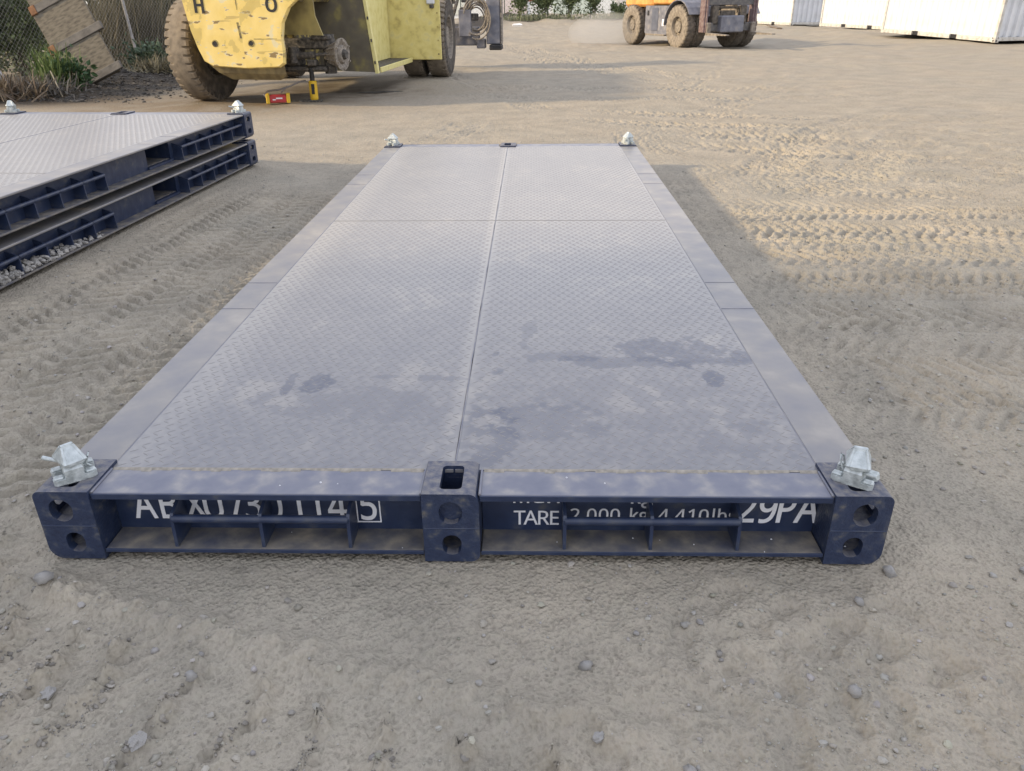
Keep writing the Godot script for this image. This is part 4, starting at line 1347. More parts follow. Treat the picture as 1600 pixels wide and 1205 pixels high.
# ---------------------------------------------------------------- the orange forklift
func build_forklift() -> void:
	var t := thing("forklift", "orange and grey forklift truck raising dust as it drives across the yard", "forklift", Vector3(6.35, 0, -27.6), 203.0)
	var rm := rim_mesh(0.34, 0.36, 0.11)
	var dusty_tyre := tmat(noise_tex(64, 0.02, 4, [[0.0, lin(0.13, 0.112, 0.09)], [0.5, lin(0.225, 0.195, 0.16)], [1.0, lin(0.32, 0.28, 0.225)]], 256), 1.4, 0.95, bump, 0.06)
	var dark_tyre := tmat(noise_tex(65, 0.02, 4, [[0.0, lin(0.05, 0.045, 0.04)], [0.5, lin(0.11, 0.095, 0.078)], [1.0, lin(0.20, 0.17, 0.135)]], 256), 1.4, 0.95, bump, 0.06)
	var tm := tyre_mesh(0.68, 0.33, 0.36, 26, 0.026, 0.6, dark_tyre, dusty_tyre)
	for q in [[1.22, 180.0, dusty_tyre], [0.80, 180.0, dark_tyre], [-1.22, 0.0, dusty_tyre], [-0.80, 0.0, dark_tyre]]:
		wheel(t, Vector3(q[0], 0.66, 0.0), q[1], tm, rm, q[2], dusty_tyre)
	wheel(t, Vector3(0.98, 0.66, 3.5), 180.0, tm, rm, dusty_tyre, dusty_tyre)
	wheel(t, Vector3(-0.98, 0.66, 3.5), 0.0, tm, rm, dusty_tyre, dusty_tyre)
	var orange := tmat(noise_tex(66, 0.014, 4, [[0.0, lin(0.45, 0.20, 0.05)], [0.5, lin(0.66, 0.30, 0.07)], [1.0, lin(0.72, 0.40, 0.14)]], 256), 0.9, 0.5)
	var slate := tmat_slate
	var ch := MB.new()
	ch.box(Vector3(0, 0.82, 1.75), Vector3(1.9, 0.9, 2.1), 0.03)
	ch.extrude(PackedVector2Array([Vector2(0.86, 1.30), Vector2(2.66, 1.30), Vector2(2.66, 0.42), Vector2(2.55, 0.36), Vector2(1.22, 0.36), Vector2(1.1, 0.5), Vector2(0.98, 0.95)]), -1.04, 1.04, Transform3D(Basis(Vector3(0, 0, 1), Vector3(0, 1, 0), Vector3(-1, 0, 0)), Vector3()))
	ch.box(Vector3(0, 0.75, -0.1), Vector3(0.9, 0.5, 2.2), 0.03)
	put(t, "chassis", ch.mesh(), slate)
	var door := MB.new()
	door.box(Vector3(1.045, 0.86, 1.98), Vector3(0.02, 0.74, 0.42), 0.006)
	put(t, "side_door", door.mesh(), tmat(noise_tex(67, 0.02, 3, [[0.0, lin(0.07, 0.08, 0.11)], [1.0, lin(0.12, 0.13, 0.17)]], 128), 1.0, 0.5))
	var ms := MB.new()
	ms.box(Vector3(1.05, 1.06, 2.45), Vector3(0.02, 0.16, 0.11), 0.004)
	put(t, "door_handle", ms.mesh(), black)
	var sti := MB.new()
	sti.box(Vector3(1.048, 0.76, 1.42), Vector3(0.01, 0.22, 0.13), 0.002)
	put(t, "reflector", sti.mesh(), white_paint)
	var stp := MB.new()
	stp.box(Vector3(1.0, 0.36, 1.9), Vector3(0.16, 0.05, 1.3), 0.01)
	put(t, "step", stp.mesh(), dusty_tyre)
	var cwm := MB.new()
	cwm.box(Vector3(0, 1.62, 3.2), Vector3(2.1, 0.72, 2.0), 0.08)
	cwm.box(Vector3(0, 1.66, 1.5), Vector3(2.08, 0.64, 1.4), 0.05)
	cwm.box(Vector3(0, 0.95, 3.5), Vector3(1.2, 0.7, 1.6), 0.06)
	put(t, "body", cwm.mesh(), orange)
	var fen := MB.new()
	var prev := Vector3()
	for k in 10:
		var a := 0.05 + k * 0.29
		var p := Vector3(0, 0.66 + 0.80 * sin(a), 0.80 * cos(a))
		if k > 0:
			for s in [-1.0, 1.0]:
				var x0: float = s * 0.62; var x1: float = s * 1.40
				var q0 := prev; var q1 := p
				var up := Vector3(0, 0.03 * sin(a), 0.03 * cos(a))
				fen.quad(q0 + Vector3(x0, 0, 0), q0 + Vector3(x1, 0, 0), q1 + Vector3(x1, 0, 0), q1 + Vector3(x0, 0, 0), -Vector3(0, sin(a), cos(a)))
				fen.quad(q0 + up + Vector3(x0, 0, 0), q0 + up + Vector3(x1, 0, 0), q1 + up + Vector3(x1, 0, 0), q1 + up + Vector3(x0, 0, 0), Vector3(0, sin(a), cos(a)))
				fen.quad(q0 + Vector3(x1, 0, 0), q1 + Vector3(x1, 0, 0), q1 + up + Vector3(x1, 0, 0), q0 + up + Vector3(x1, 0, 0), Vector3(s, 0, 0))
		prev = p
	put(t, "fender", fen.mesh(), slate)
	# mast
	var rustm := tmat(noise_tex(68, 0.02, 4, [[0.0, lin(0.10, 0.06, 0.06)], [0.5, lin(0.17, 0.12, 0.12)], [1.0, lin(0.24, 0.2, 0.19)]], 256), 1.2, 0.7, bump, 0.2)
	for s in [-1.0, 1.0]:
		var mr := MB.new()
		mr.box(Vector3(s * 0.96, 1.65, -0.92), Vector3(0.16, 2.3, 0.28), 0.015)
		mr.box(Vector3(s * 0.96, 1.65, -1.08), Vector3(0.05, 2.3, 0.06), 0.005)
		put(t, "mast_rail", mr.mesh(), rustm)
	var cb := MB.new()
	cb.box(Vector3(0, 0.66, -0.92), Vector3(1.9, 0.26, 0.16), 0.02)
	cb.box(Vector3(0, 1.62, -0.95), Vector3(1.9, 0.62, 0.12), 0.015)
	put(t, "carriage_plate", cb.mesh(), tmat(noise_tex(69, 0.02, 4, [[0.0, lin(0.07, 0.07, 0.075)], [1.0, lin(0.17, 0.155, 0.14)]], 256), 1.2, 0.6))
	var inn := MB.new()
	for s in [-1.0, 1.0]:
		inn.box(Vector3(s * 0.55, 1.0, -0.9), Vector3(0.24, 0.6, 0.2), 0.03)
	inn.cyl(Vector3(-0.5, 1.24, -0.86), Vector3(0.5, 1.24, -0.86), 0.04, 0.04, 12)
	inn.box(Vector3(0, 1.02, -0.8), Vector3(0.6, 0.26, 0.16), 0.02)
	for k in 3:
		inn.cyl(Vector3(-0.1 + 0.12 * k, 1.05, -0.9), Vector3(-0.1 + 0.12 * k, 1.05, -0.72), 0.07, 0.07, 12)
	put(t, "mast_linkage", inn.mesh(), dark_tyre)
	var fk := MB.new()
	for s in [-1.0, 1.0]:
		fk.box(Vector3(s * 0.88, 0.62, -1.10), Vector3(0.16, 0.36, 0.10), 0.02)
	fk.loft([
		[Vector3(0.98, 0.42, -1.12), Vector3(0.80, 0.42, -1.12), Vector3(0.80, 0.50, -1.12), Vector3(0.98, 0.50, -1.12)],
		[Vector3(0.96, 0.44, -2.2), Vector3(0.82, 0.44, -2.2), Vector3(0.82, 0.47, -2.2), Vector3(0.96, 0.47, -2.2)]])
	fk.loft([
		[Vector3(-0.98, 0.42, -1.12), Vector3(-0.80, 0.42, -1.12), Vector3(-0.80, 0.50, -1.12), Vector3(-0.98, 0.50, -1.12)],
		[Vector3(-0.96, 0.44, -2.2), Vector3(-0.82, 0.44, -2.2), Vector3(-0.82, 0.47, -2.2), Vector3(-0.96, 0.47, -2.2)]])
	put(t, "fork", fk.mesh(), dusty_tyre)
	var axm := MB.new()
	axm.cyl(Vector3(-1.0, 0.62, 0), Vector3(1.0, 0.62, 0), 0.17, 0.17, 14)
	axm.cyl(Vector3(-1.0, 0.62, 3.5), Vector3(1.0, 0.62, 3.5), 0.13, 0.13, 14)
	put(t, "axle", axm.mesh(), dark_tyre)

# ---------------------------------------------------------------- white containers
func make_container(m: Material, rail: Material) -> Node3D:
	var t := thing("shipping_container", "nearest white shipping container at the right with its corrugated end showing", "shipping container", Vector3(), 0.0, "white shipping containers along the yard")
	# long side on local x = 0 facing -x, running from z = 0 (near) to z = -6.06
	var L := 6.058
	var W := 2.438
	var H := 2.59
	var corr := func(a: Vector3, dir: Vector3, out: Vector3, len: float, y0: float, y1: float, pitch: float, dep: float) -> MB:
		var mb := MB.new()
		var n := int(len / pitch)
		var p := len / n
		for k in n:
			var s := k * p
			var xs := [[0.0, 0.0], [0.34, 0.0], [0.5, -dep], [0.84, -dep], [1.0, 0.0]]
			for i in 4:
				var q0: Vector3 = a + dir * (s + xs[i][0] * p) + out * xs[i][1]
				var q1: Vector3 = a + dir * (s + xs[i + 1][0] * p) + out * xs[i + 1][1]
				mb.quad(q0 + Vector3(0, y0, 0), q1 + Vector3(0, y0, 0), q1 + Vector3(0, y1, 0), q0 + Vector3(0, y1, 0), out)
		return mb
	for s in [0.0, 1.0]:
		var mb: MB = corr.call(Vector3(0.03 if s == 0.0 else W - 0.03, 0, -0.10), Vector3(0, 0, -1), Vector3(-1 if s == 0.0 else 1, 0, 0), L - 0.2, 0.16, H - 0.1, 0.30, 0.042)
		put(t, "side_wall", mb.mesh(), m)
	for s in [0.0, 1.0]:
		var mb: MB = corr.call(Vector3(0.09, 0, -0.03 if s == 0.0 else -L + 0.03), Vector3(1, 0, 0), Vector3(0, 0, 1 if s == 0.0 else -1), W - 0.18, 0.16, H - 0.1, 0.30, 0.08)
		put(t, "end_wall", mb.mesh(), m)
	var rf := MB.new()
	rf.box(Vector3(W * 0.5, H - 0.04, -L * 0.5), Vector3(W - 0.08, 0.05, L - 0.08))
	put(t, "roof", rf.mesh(), m)
	var br := MB.new()
	for s in [0.03, W - 0.03]:
		var zz := 0.0
		for pk in [[0.16, 1.83], [2.19, 3.87], [4.23, L - 0.16]]:
			br.box(Vector3(s, 0.09, -(pk[0] + pk[1]) * 0.5), Vector3(0.06, 0.15, pk[1] - pk[0]), 0.004)
	br.box(Vector3(W * 0.5, 0.11, -0.03), Vector3(W - 0.3, 0.12, 0.06), 0.004)
	br.box(Vector3(W * 0.5, 0.11, -L + 0.03), Vector3(W - 0.3, 0.12, 0.06), 0.004)
	put(t, "bottom_rail", br.mesh(), rail)
	for s in [0.0, W]:
		var tr := MB.new()
		tr.box(Vector3(0.035 if s == 0.0 else W - 0.035, H - 0.06, -L * 0.5), Vector3(0.07, 0.1, L - 0.3), 0.004)
		put(t, "top_rail", tr.mesh(), rail)
	for q in [[0, 0], [1, 0], [0, 1], [1, 1]]:
		var x: float = 0.055 if q[0] == 0 else W - 0.055
		var z: float = -0.055 if q[1] == 0 else -L + 0.055
		var ps := MB.new()
		ps.box(Vector3(x, H * 0.5, z), Vector3(0.11, H - 0.24, 0.11), 0.006)
		put(t, "corner_post", ps.mesh(), rail)
		for y in [0.06, H - 0.06]:
			var cc := MB.new()
			cc.box(Vector3(0.081 - 0.004 if q[0] == 0 else W - 0.077, y, -0.085 if q[1] == 0 else -L + 0.085), Vector3(0.162, 0.118, 0.178), 0.008)
			put(t, "corner_casting", cc.mesh(), rail)
		if q[1] == 0:
			var hole := MB.new()
			hole.cyl(Vector3(x - 0.005, 0.06, 0.0045), Vector3(x - 0.005, 0.06, 0.006), 0.03, 0.03, 12)
			hole.cyl(Vector3(-0.0045, 0.06, -0.08), Vector3(-0.006, 0.06, -0.08), 0.03, 0.03, 12)
			if q[0] == 0: put(t, "casting_hole", hole.mesh(), black)
	var pk := MB.new()
	for z in [-2.01, -4.05]:
		pk.box(Vector3(W * 0.5, 0.09, z), Vector3(W - 0.12, 0.13, 0.35))
	put(t, "fork_pocket", pk.mesh(), black)
	var fl := MB.new()
	fl.box(Vector3(W * 0.5, 0.16, -L * 0.5), Vector3(W - 0.2, 0.03, L - 0.2))
	put(t, "floor", fl.mesh(), black)
	return t

func build_containers() -> void:
	var wm := tmat(noise_tex(71, 0.01, 4, [[0.0, lin(0.54, 0.555, 0.57)], [0.5, lin(0.61, 0.63, 0.66)], [1.0, lin(0.65, 0.67, 0.70)]], 256), 0.5, 0.5)
	var rm := tmat(noise_tex(72, 0.02, 4, [[0.0, lin(0.34, 0.32, 0.28)], [0.4, lin(0.50, 0.49, 0.46)], [1.0, lin(0.58, 0.58, 0.56)]], 256), 0.8, 0.55)
	var c := make_container(wm, rm)
	var turn := Basis(Vector3(0, 1, 0), deg_to_rad(14.9))
	var tilt := turn * Basis(Vector3(1, 0, 0), deg_to_rad(1.35))
	c.transform = Transform3D(tilt, Vector3(16.05, 0.06, -27.6))
	twin(c, Transform3D(turn * Basis(Vector3(1, 0, 0), deg_to_rad(0.4)), Vector3(16.62, 0.14, -36.9)), "white shipping container seen between the nearest one and the farthest one")
	twin(c, Transform3D(turn, Vector3(15.55, 0.05, -49.3)), "farthest white shipping container, partly hidden behind the forklift's mast")
	twin(c, Transform3D(turn, Vector3(18.75, -0.02, -27.3)), "white shipping container cut off by the photo's right edge, right of the nearest one")
	var pl := MB.new()
	pl.box(Vector3(0, 0.03, 0), Vector3(0.25, 0.06, 5.4), 0.01)
	var o := put(self, "plank", pl.mesh(), tmat(noise_tex(73, 0.02, 4, [[0.0, lin(0.10, 0.075, 0.055)], [1.0, lin(0.22, 0.17, 0.12)]], 256), 0.8, 0.9), Transform3D(Basis(Vector3(0, 1, 0), -0.17), Vector3(13.15, ground_h(13.15, -44.2) + 0.02, -44.2)))
	tag(o, "long brown plank lying on the ground between the forklift and the containers", "plank")

# ---------------------------------------------------------------- fence, timbers and plants on the left
func leaf_mesh(bend: float) -> ArrayMesh:
	var mb := MB.new()
	mb.quad(Vector3(0, 0, 0), Vector3(0.32, 0.45, bend), Vector3(0, 1, 0), Vector3(0, 0.5, 0), Vector3(0, 0.1, 1))
	mb.quad(Vector3(0, 0, 0), Vector3(0, 0.5, 0), Vector3(0, 1, 0), Vector3(-0.32, 0.45, bend), Vector3(0, 0.1, 1))
	return mb.mesh()

var leaf: ArrayMesh
var leaf_mat: StandardMaterial3D
var stem_mat: StandardMaterial3D
var blade: ArrayMesh

func shrub(called: String, label: String, category: String, at: Vector3, size: Vector3, count: int, leaf_size: float, a: Vector3, b: Vector3, group := "") -> void:
	at.y = ground_h(at.x, at.z)
	var t := thing(called, label, category, at, 0.0, group)
	var f := FastNoiseLite.new()
	f.seed = rng.randi() % 1000; f.frequency = 1.1
	var tips := []
	var st := MB.new()
	var nb := 11
	for k in nb:
		var ang := TAU * k / nb + rng.randf() * 0.6
		var tip := Vector3(cos(ang) * size.x * rng.randf_range(0.15, 0.9), size.y * rng.randf_range(0.5, 1.0), sin(ang) * size.z * rng.randf_range(0.15, 0.9))
		var m := tip * Vector3(0.3, 0.55, 0.3)
		st.cyl(Vector3(cos(ang) * 0.08, -0.05, sin(ang) * 0.08), m, 0.022, 0.015, 5, false)
		st.cyl(m, tip, 0.015, 0.005, 5, false)
		tips.append([m, tip])
	put(t, "stem", st.mesh(), stem_mat)
	var xfs := []
	var cols := []
	var tries := 0
	while xfs.size() < count and tries < count * 6:
		tries += 1
		var p: Vector3
		if rng.randf() < 0.45:
			var q: Array = tips[rng.randi() % nb]
			p = (q[0] as Vector3).lerp(q[1], rng.randf()) + Vector3(rng.randfn(), rng.randfn(), rng.randfn()) * 0.13
		else:
			p = Vector3(rng.randf_range(-1, 1), rng.randf_range(0.02, 1), rng.randf_range(-1, 1))
			if Vector2(p.x, p.z).length() > 1.0 - 0.35 * p.y: continue
			p *= size
			if f.get_noise_3dv(p * 1.6) < -0.02: continue
		var up := Vector3(p.x / size.x, 0.6, p.z / size.z).normalized()
		var bs := Basis(Quaternion(Vector3(0, 1, 0), (up + Vector3(rng.randfn(), rng.randfn(), rng.randfn()) * 0.55).normalized())) * Basis(Vector3(0, 1, 0), rng.randf() * TAU)
		var s := leaf_size * rng.randf_range(0.6, 1.35)
		xfs.append(Transform3D(bs.scaled_local(Vector3(s, s, s)), p))
		var c := a.lerp(b, clampf(rng.randf() * 0.7 + 0.3 * (f.get_noise_3dv(p * 2.5) + 0.5), 0, 1)) * rng.randf_range(0.75, 1.2)
		cols.append(Color(c.x, c.y, c.z))
	scatter(t, "foliage", leaf, leaf_mat, xfs, cols)

func reeds(called: String, label: String, at: Vector3, spread: Vector2, h: float, count: int, a: Vector3, b: Vector3, lean := 0.2, group := "") -> void:
	at.y = ground_h(at.x, at.z) - 0.02
	var t := thing(called, label, "grass clump", at, 0.0, group)
	var xfs := []
	var cols := []
	for k in count:
		var p := Vector3(rng.randfn() * spread.x * 0.5, 0, rng.randfn() * spread.y * 0.5)
		var hh := h * rng.randf_range(0.45, 1.1)
		var bs := Basis.from_euler(Vector3(rng.randfn() * lean, rng.randf() * TAU, rng.randfn() * lean))
		xfs.append(Transform3D(bs.scaled_local(Vector3(rng.randf_range(0.6, 1.4) * 0.9, hh, 1.0)), p))
		var c := a.lerp(b, rng.randf()) * rng.randf_range(0.7, 1.2)
		cols.append(Color(c.x, c.y, c.z))
	scatter(t, "blades", blade, leaf_mat, xfs, cols)

func fence(called: String, label: String, pts: Array, h: float, cell: float, wire: float, post_m: Material, wire_m: Material, lean: float) -> void:
	var t := thing(called, label, "fence", pts[0])
	var o: Vector3 = pts[0]
	for k in pts.size():
		var p: Vector3 = pts[k] - o
		var g := ground_h(pts[k].x, pts[k].z)
		var pb := MB.new()
		pb.cyl(p + Vector3(0, g - 0.1, 0), p + Vector3(lean * h, g + h + 0.05, 0), 0.034, 0.034, 10)
		put(t, "post", pb.mesh(), post_m)
	var wb := MB.new()
	for k in pts.size() - 1:
		var a: Vector3 = pts[k] - o
		var b: Vector3 = pts[k + 1] - o
		var d := (b - a)
		var L := d.length()
		d /= L
		var rows := int((L + h) / cell)
		for i in range(-int(h / cell), int(L / cell) + 1):
			for dirn in [1.0, -1.0]:
				# a straight wire rising at 45 degrees, clipped to the panel
				var s0 := i * cell if dirn > 0 else i * cell + h
				var e0 := 0.0; var e1 := h
				var x0: float = s0; var x1: float = s0 + dirn * h
				if x0 < 0.0: e0 = -x0 / dirn; x0 = 0.0
				if x0 > L: e0 = (L - x0) / dirn; x0 = L
				if x1 > L: e1 = h - (x1 - L) / dirn; x1 = L
				if x1 < 0.0: e1 = h - x1 / dirn; x1 = 0.0
				if e1 - e0 < 0.05 or e0 < -0.01 or e1 > h + 0.01: continue
				wb.cyl(a + d * x0 + Vector3(lean * e0, e0 + 0.03, 0), a + d * x1 + Vector3(lean * e1, e1 + 0.03, 0), wire, wire, 3, false)
	put(t, "wire_mesh", wb.mesh(), wire_m, Transform3D(), "", "stuff")

func build_left() -> void:
	leaf = leaf_mesh(0.12)
	var bl := MB.new()
	var pp := [Vector3(0, 0, 0), Vector3(0, 0.35, 0.01), Vector3(0, 0.7, 0.05), Vector3(0, 1.0, 0.14)]
	var ww := [0.012, 0.012, 0.008, 0.001]
	for k in 3:
		bl.quad(pp[k] - Vector3(ww[k], 0, 0), pp[k] + Vector3(ww[k], 0, 0), pp[k + 1] + Vector3(ww[k + 1], 0, 0), pp[k + 1] - Vector3(ww[k + 1], 0, 0), Vector3(0, -0.1, 1))
	blade = bl.mesh()
	leaf_mat = StandardMaterial3D.new()
	leaf_mat.vertex_color_use_as_albedo = true
	leaf_mat.roughness = 0.75
	leaf_mat.backlight_enabled = true
	leaf_mat.backlight = Color(0.35, 0.35, 0.3)
	leaf_mat.cull_mode = BaseMaterial3D.CULL_DISABLED
	stem_mat = mat(0.11, 0.09, 0.065, 0.9)
	var galv := tmat(noise_tex(81, 0.03, 3, [[0.0, lin(0.22, 0.21, 0.20)], [1.0, lin(0.42, 0.41, 0.40)]], 128), 2.0, 0.7)
	var wirem := mat(0.30, 0.29, 0.27, 0.6)
	fence("chain_link_fence", "grey chain-link fence with leaning posts in front of the bushes and reeds", [Vector3(-12.6, 0, -12.0), Vector3(-11.1, 0, -15.6), Vector3(-9.75, 0, -19.3), Vector3(-8.5, 0, -23.0), Vector3(-7.3, 0, -26.6)], 2.2, 0.105, 0.0018, galv, wirem, -0.07)
	# three overlapping timber panels leaning back on the fence
	var wood := tmat(noise_tex(82, 0.02, 5, [[0.0, lin(0.065, 0.055, 0.045)], [0.33, lin(0.115, 0.10, 0.078)], [0.55, lin(0.15, 0.132, 0.10)], [1.0, lin(0.20, 0.178, 0.14)]], 512), 0.9, 0.85, bump, 0.08)
	wood.uv1_scale = Vector3(0.5, 1.6, 0.9)
	var wood2 := tmat(noise_tex(83, 0.02, 5, [[0.0, lin(0.075, 0.07, 0.065)], [1.0, lin(0.16, 0.15, 0.135)]], 256), 0.9, 0.85, bump, 0.3)
	var rust := tmat(noise_tex(84, 0.03, 4, [[0.0, lin(0.12, 0.055, 0.025)], [1.0, lin(0.26, 0.13, 0.06)]], 128), 2.0, 0.85)
	var base := Vector3(-8.12, 0, -14.0)
	var t := thing("timber_panel_stack", "three overlapping weathered timber panels leaning against the chain-link fence", "timber panels", base)
	t.position.y = ground_h(base.x, base.z) - 0.02
	# local axes of the leaning face: across (right), up the slope, out of it
	var slope := Vector3(-0.44, 0.90, -0.28).normalized()
	var across := Vector3(0.95, 0.40, -0.10)
	across = (across - slope * across.dot(slope)).normalized()
	var outw := across.cross(slope).normalized()
	var bs := Basis(across, slope, outw)
	for k in 4:
		var y0 := 0.10 + k * 0.78
		var p := MB.new()
		p.box(Vector3(0.02 * k, y0 + 0.42, 0.04 + 0.0 * k), Vector3(1.02, 0.86, 0.05), 0.006, Basis(Vector3(1, 0, 0), 0.075))
		put(t, "panel", p.mesh(), wood, Transform3D(bs, Vector3()))
		var bt := MB.new()
		bt.box(Vector3(0.06 + 0.02 * k, y0 + 0.055, 0.085), Vector3(1.12, 0.15, 0.06), 0.01)
		put(t, "batten", bt.mesh(), wood2, Transform3D(bs, Vector3()))
		if k > 0:
			var rb := MB.new()
			rb.box(Vector3(-0.47 + 0.02 * k, y0 + 0.055, 0.088), Vector3(0.13, 0.17, 0.075), 0.01)
			put(t, "bracket", rb.mesh(), rust, Transform3D(bs, Vector3()))
	# bushes in and behind the fence
	var g1 := Vector3(0.035, 0.05, 0.02)
	var g2 := Vector3(0.11, 0.135, 0.05)
	var g3 := Vector3(0.10, 0.12, 0.07)
	shrub("shrub", "bright green leafy shrub at the photo's left edge behind the fence", "shrub", Vector3(-13.0, 0, -14.7), Vector3(1.5, 2.6, 1.2), 9000, 0.11, g1, Vector3(0.26, 0.29, 0.14))
	shrub("shrub", "grey-green bushy shrub between the leaning post and the timber panels", "shrub", Vector3(-12.4, 0, -17.0), Vector3(1.4, 2.5, 1.2), 9000, 0.10, g1, Vector3(0.26, 0.28, 0.18))
	shrub("shrub", "dark green shrub close behind the timber panels' left edge", "shrub", Vector3(-11.6, 0, -17.4), Vector3(1.1, 1.7, 0.9), 5200, 0.09, g1, Vector3(0.18, 0.22, 0.09))
	shrub("shrub", "tall dark shrub beyond the fence behind the timber panels", "shrub", Vector3(-13.4, 0, -20.2), Vector3(2.0, 3.4, 1.6), 9000, 0.12, g1, g2)
	shrub("shrub", "small-leaved dark shrub right of the slanting fence post", "shrub", Vector3(-10.3, 0, -23.6), Vector3(1.4, 2.9, 1.2), 7000, 0.10, g1 * 0.8, g3)
	shrub("shrub", "dark thicket just left of the yellow machine's big tyre", "shrub", Vector3(-9.6, 0, -26.4), Vector3(1.5, 3.0, 1.1), 4800, 0.11, g1 * 0.8, g3)
	shrub("shrub", "dense dark bush standing farthest back behind the fence and shrubs", "shrub", Vector3(-16.0, 0, -24.0), Vector3(2.6, 3.4, 1.6), 6500, 0.14, g1, g2)
	shrub("shrub", "dense dark bush behind the reeds, beyond the slanting post", "shrub", Vector3(-12.4, 0, -25.6), Vector3(2.2, 3.0, 1.4), 6000, 0.13, g1 * 0.7, g3)
	shrub("shrub", "low leafy weed at the foot of the slanting fence post", "weed", Vector3(-8.5, 0, -17.2), Vector3(0.55, 0.42, 0.4), 900, 0.09, Vector3(0.05, 0.075, 0.05), Vector3(0.12, 0.17, 0.10))
	shrub("shrub", "broad-leaved dark weed at the timber panels' lower left corner", "weed", Vector3(-8.25, 0, -13.25), Vector3(0.36, 0.34, 0.3), 620, 0.10, Vector3(0.02, 0.05, 0.02), Vector3(0.06, 0.12, 0.04))
	# the scrub farther off that closes the view
	var xfs := []
	var cols := []
	for k in 30000:
		var e := rng.randf()
		var p := Vector3(-34.0 + 27.0 * e + rng.randf_range(-1.2, 1.2), rng.randf_range(0.0, 3.0 + 1.4 * sin(e * 31.0)), -29.0 - 5.0 * e + rng.randfn() * 1.3)
		var sz := rng.randf_range(0.12, 0.26)
		xfs.append(Transform3D(Basis.from_euler(Vector3(rng.randf() * TAU, rng.randf() * TAU, rng.randf() * TAU)).scaled_local(Vector3(sz, sz, sz)), p))
		var c := g1.lerp(g3, rng.randf()) * rng.randf_range(0.6, 1.1)
		cols.append(Color(c.x, c.y, c.z))
	var sc := scatter(self, "undergrowth", leaf, leaf_mat, xfs, cols)
	tag(sc, "dark scrub closing the view far behind the chain-link fence", "undergrowth", "", "stuff")
	var dry1 := Vector3(0.12, 0.10, 0.055)
	var dry2 := Vector3(0.25, 0.215, 0.135)
	reeds("reed_clump", "tall dry reeds behind the fence just right of the timber panels", Vector3(-10.9, 0, -19.6), Vector2(0.7, 0.6), 2.0, 700, dry1, dry2)
	reeds("reed_clump", "dry olive reeds between the slanting post and the machine's tyre", Vector3(-9.7, 0, -22.4), Vector2(0.9, 0.6), 1.7, 800, dry1 * 0.8, dry2 * 0.8)
	reeds("reed_clump", "pale dry grass clump beside the machine's big tyre", Vector3(-8.9, 0, -24.0), Vector2(0.8, 0.6), 1.3, 700, dry1, dry2)
	reeds("reed_clump", "dark brown reeds filling the fence behind the slanting post", Vector3(-10.4, 0, -21.0), Vector2(0.6, 0.5), 2.2, 700, dry1 * 0.7, dry2 * 0.8)
	reeds("grass_tuft", "fresh green grass tuft in front of the timber panels", Vector3(-8.45, 0, -13.1), Vector2(0.28, 0.24), 0.75, 190, Vector3(0.05, 0.10, 0.02), Vector3(0.22, 0.28, 0.09), 0.22)
	reeds("grass_tuft", "brown dead grass at the photo's left edge beyond the twistlock", Vector3(-9.2, 0, -12.0), Vector2(0.9, 0.5), 0.45, 1100, Vector3(0.09, 0.06, 0.04), Vector3(0.20, 0.16, 0.11), 0.6)
	reeds("grass_tuft", "grey tangle of dead stalks below the green grass tuft", Vector3(-8.55, 0, -12.5), Vector2(0.6, 0.4), 0.34, 700, Vector3(0.06, 0.056, 0.05), Vector3(0.16, 0.145, 0.125), 0.8)
	reeds("grass_tuft", "dry straw tuft beside the slanting fence post's foot", Vector3(-8.15, 0, -16.6), Vector2(0.5, 0.35), 0.4, 420, Vector3(0.10, 0.09, 0.06), Vector3(0.30, 0.27, 0.18), 0.7)
	reeds("grass_tuft", "grey weeds on the soil bank left of the big tyre", Vector3(-7.4, 0, -16.9), Vector2(0.6, 0.5), 0.45, 520, Vector3(0.05, 0.06, 0.05), Vector3(0.17, 0.17, 0.14), 0.6)
	var br := MB.new()
	br.cyl(Vector3(-10.75, 0.0, -15.3), Vector3(-11.75, 1.25, -15.9), 0.05, 0.05, 10)
	put(get_node("chain_link_fence"), "brace", br.mesh(), galv, Transform3D(Basis(), Vector3(12.6, 0, 12.0)))
	var cx := []
	var cc := []
	for k in 3200:
		var z := rng.randf_range(-17.5, -11.9)
		var x := -7.9 - (z + 15.0) * 0.1 + rng.randfn() * 0.7
		if x < -9.6: continue
		var s := 0.012 + pow(rng.randf(), 4.0) * 0.075
		cx.append(Transform3D(Basis.from_euler(Vector3(rng.randf() * 6, rng.randf() * 6, rng.randf() * 6)).scaled(Vector3(s, s * 0.75, s)), Vector3(x, ground_h(x, z) + s * 0.1, z)))
		var c := rng.randf_range(0.035, 0.12)
		cc.append(Color(c, c * 0.92, c * 0.82))
	var cm := StandardMaterial3D.new()
	cm.vertex_color_use_as_albedo = true
	cm.roughness = 0.95
	var soil := scatter(self, "soil_clods", stone_mesh(91, 0.75, 5, 8, true), cm, cx, cc)
	tag(soil, "dark clods of soil banked up below the timber panels and the fence", "soil", "", "stuff")
	var stick := MB.new()
	stick.cyl(Vector3(0, 0, 0), Vector3(-0.16, 0.42, -0.1), 0.012, 0.008, 7)
	var o := put(self, "stick", stick.mesh(), mat(0.42, 0.37, 0.28, 0.9), Transform3D(Basis(), Vector3(-7.98, ground_h(-7.98, -12.4), -12.4)))
	tag(o, "pale stick poking out of the soil below the green tuft", "stick")

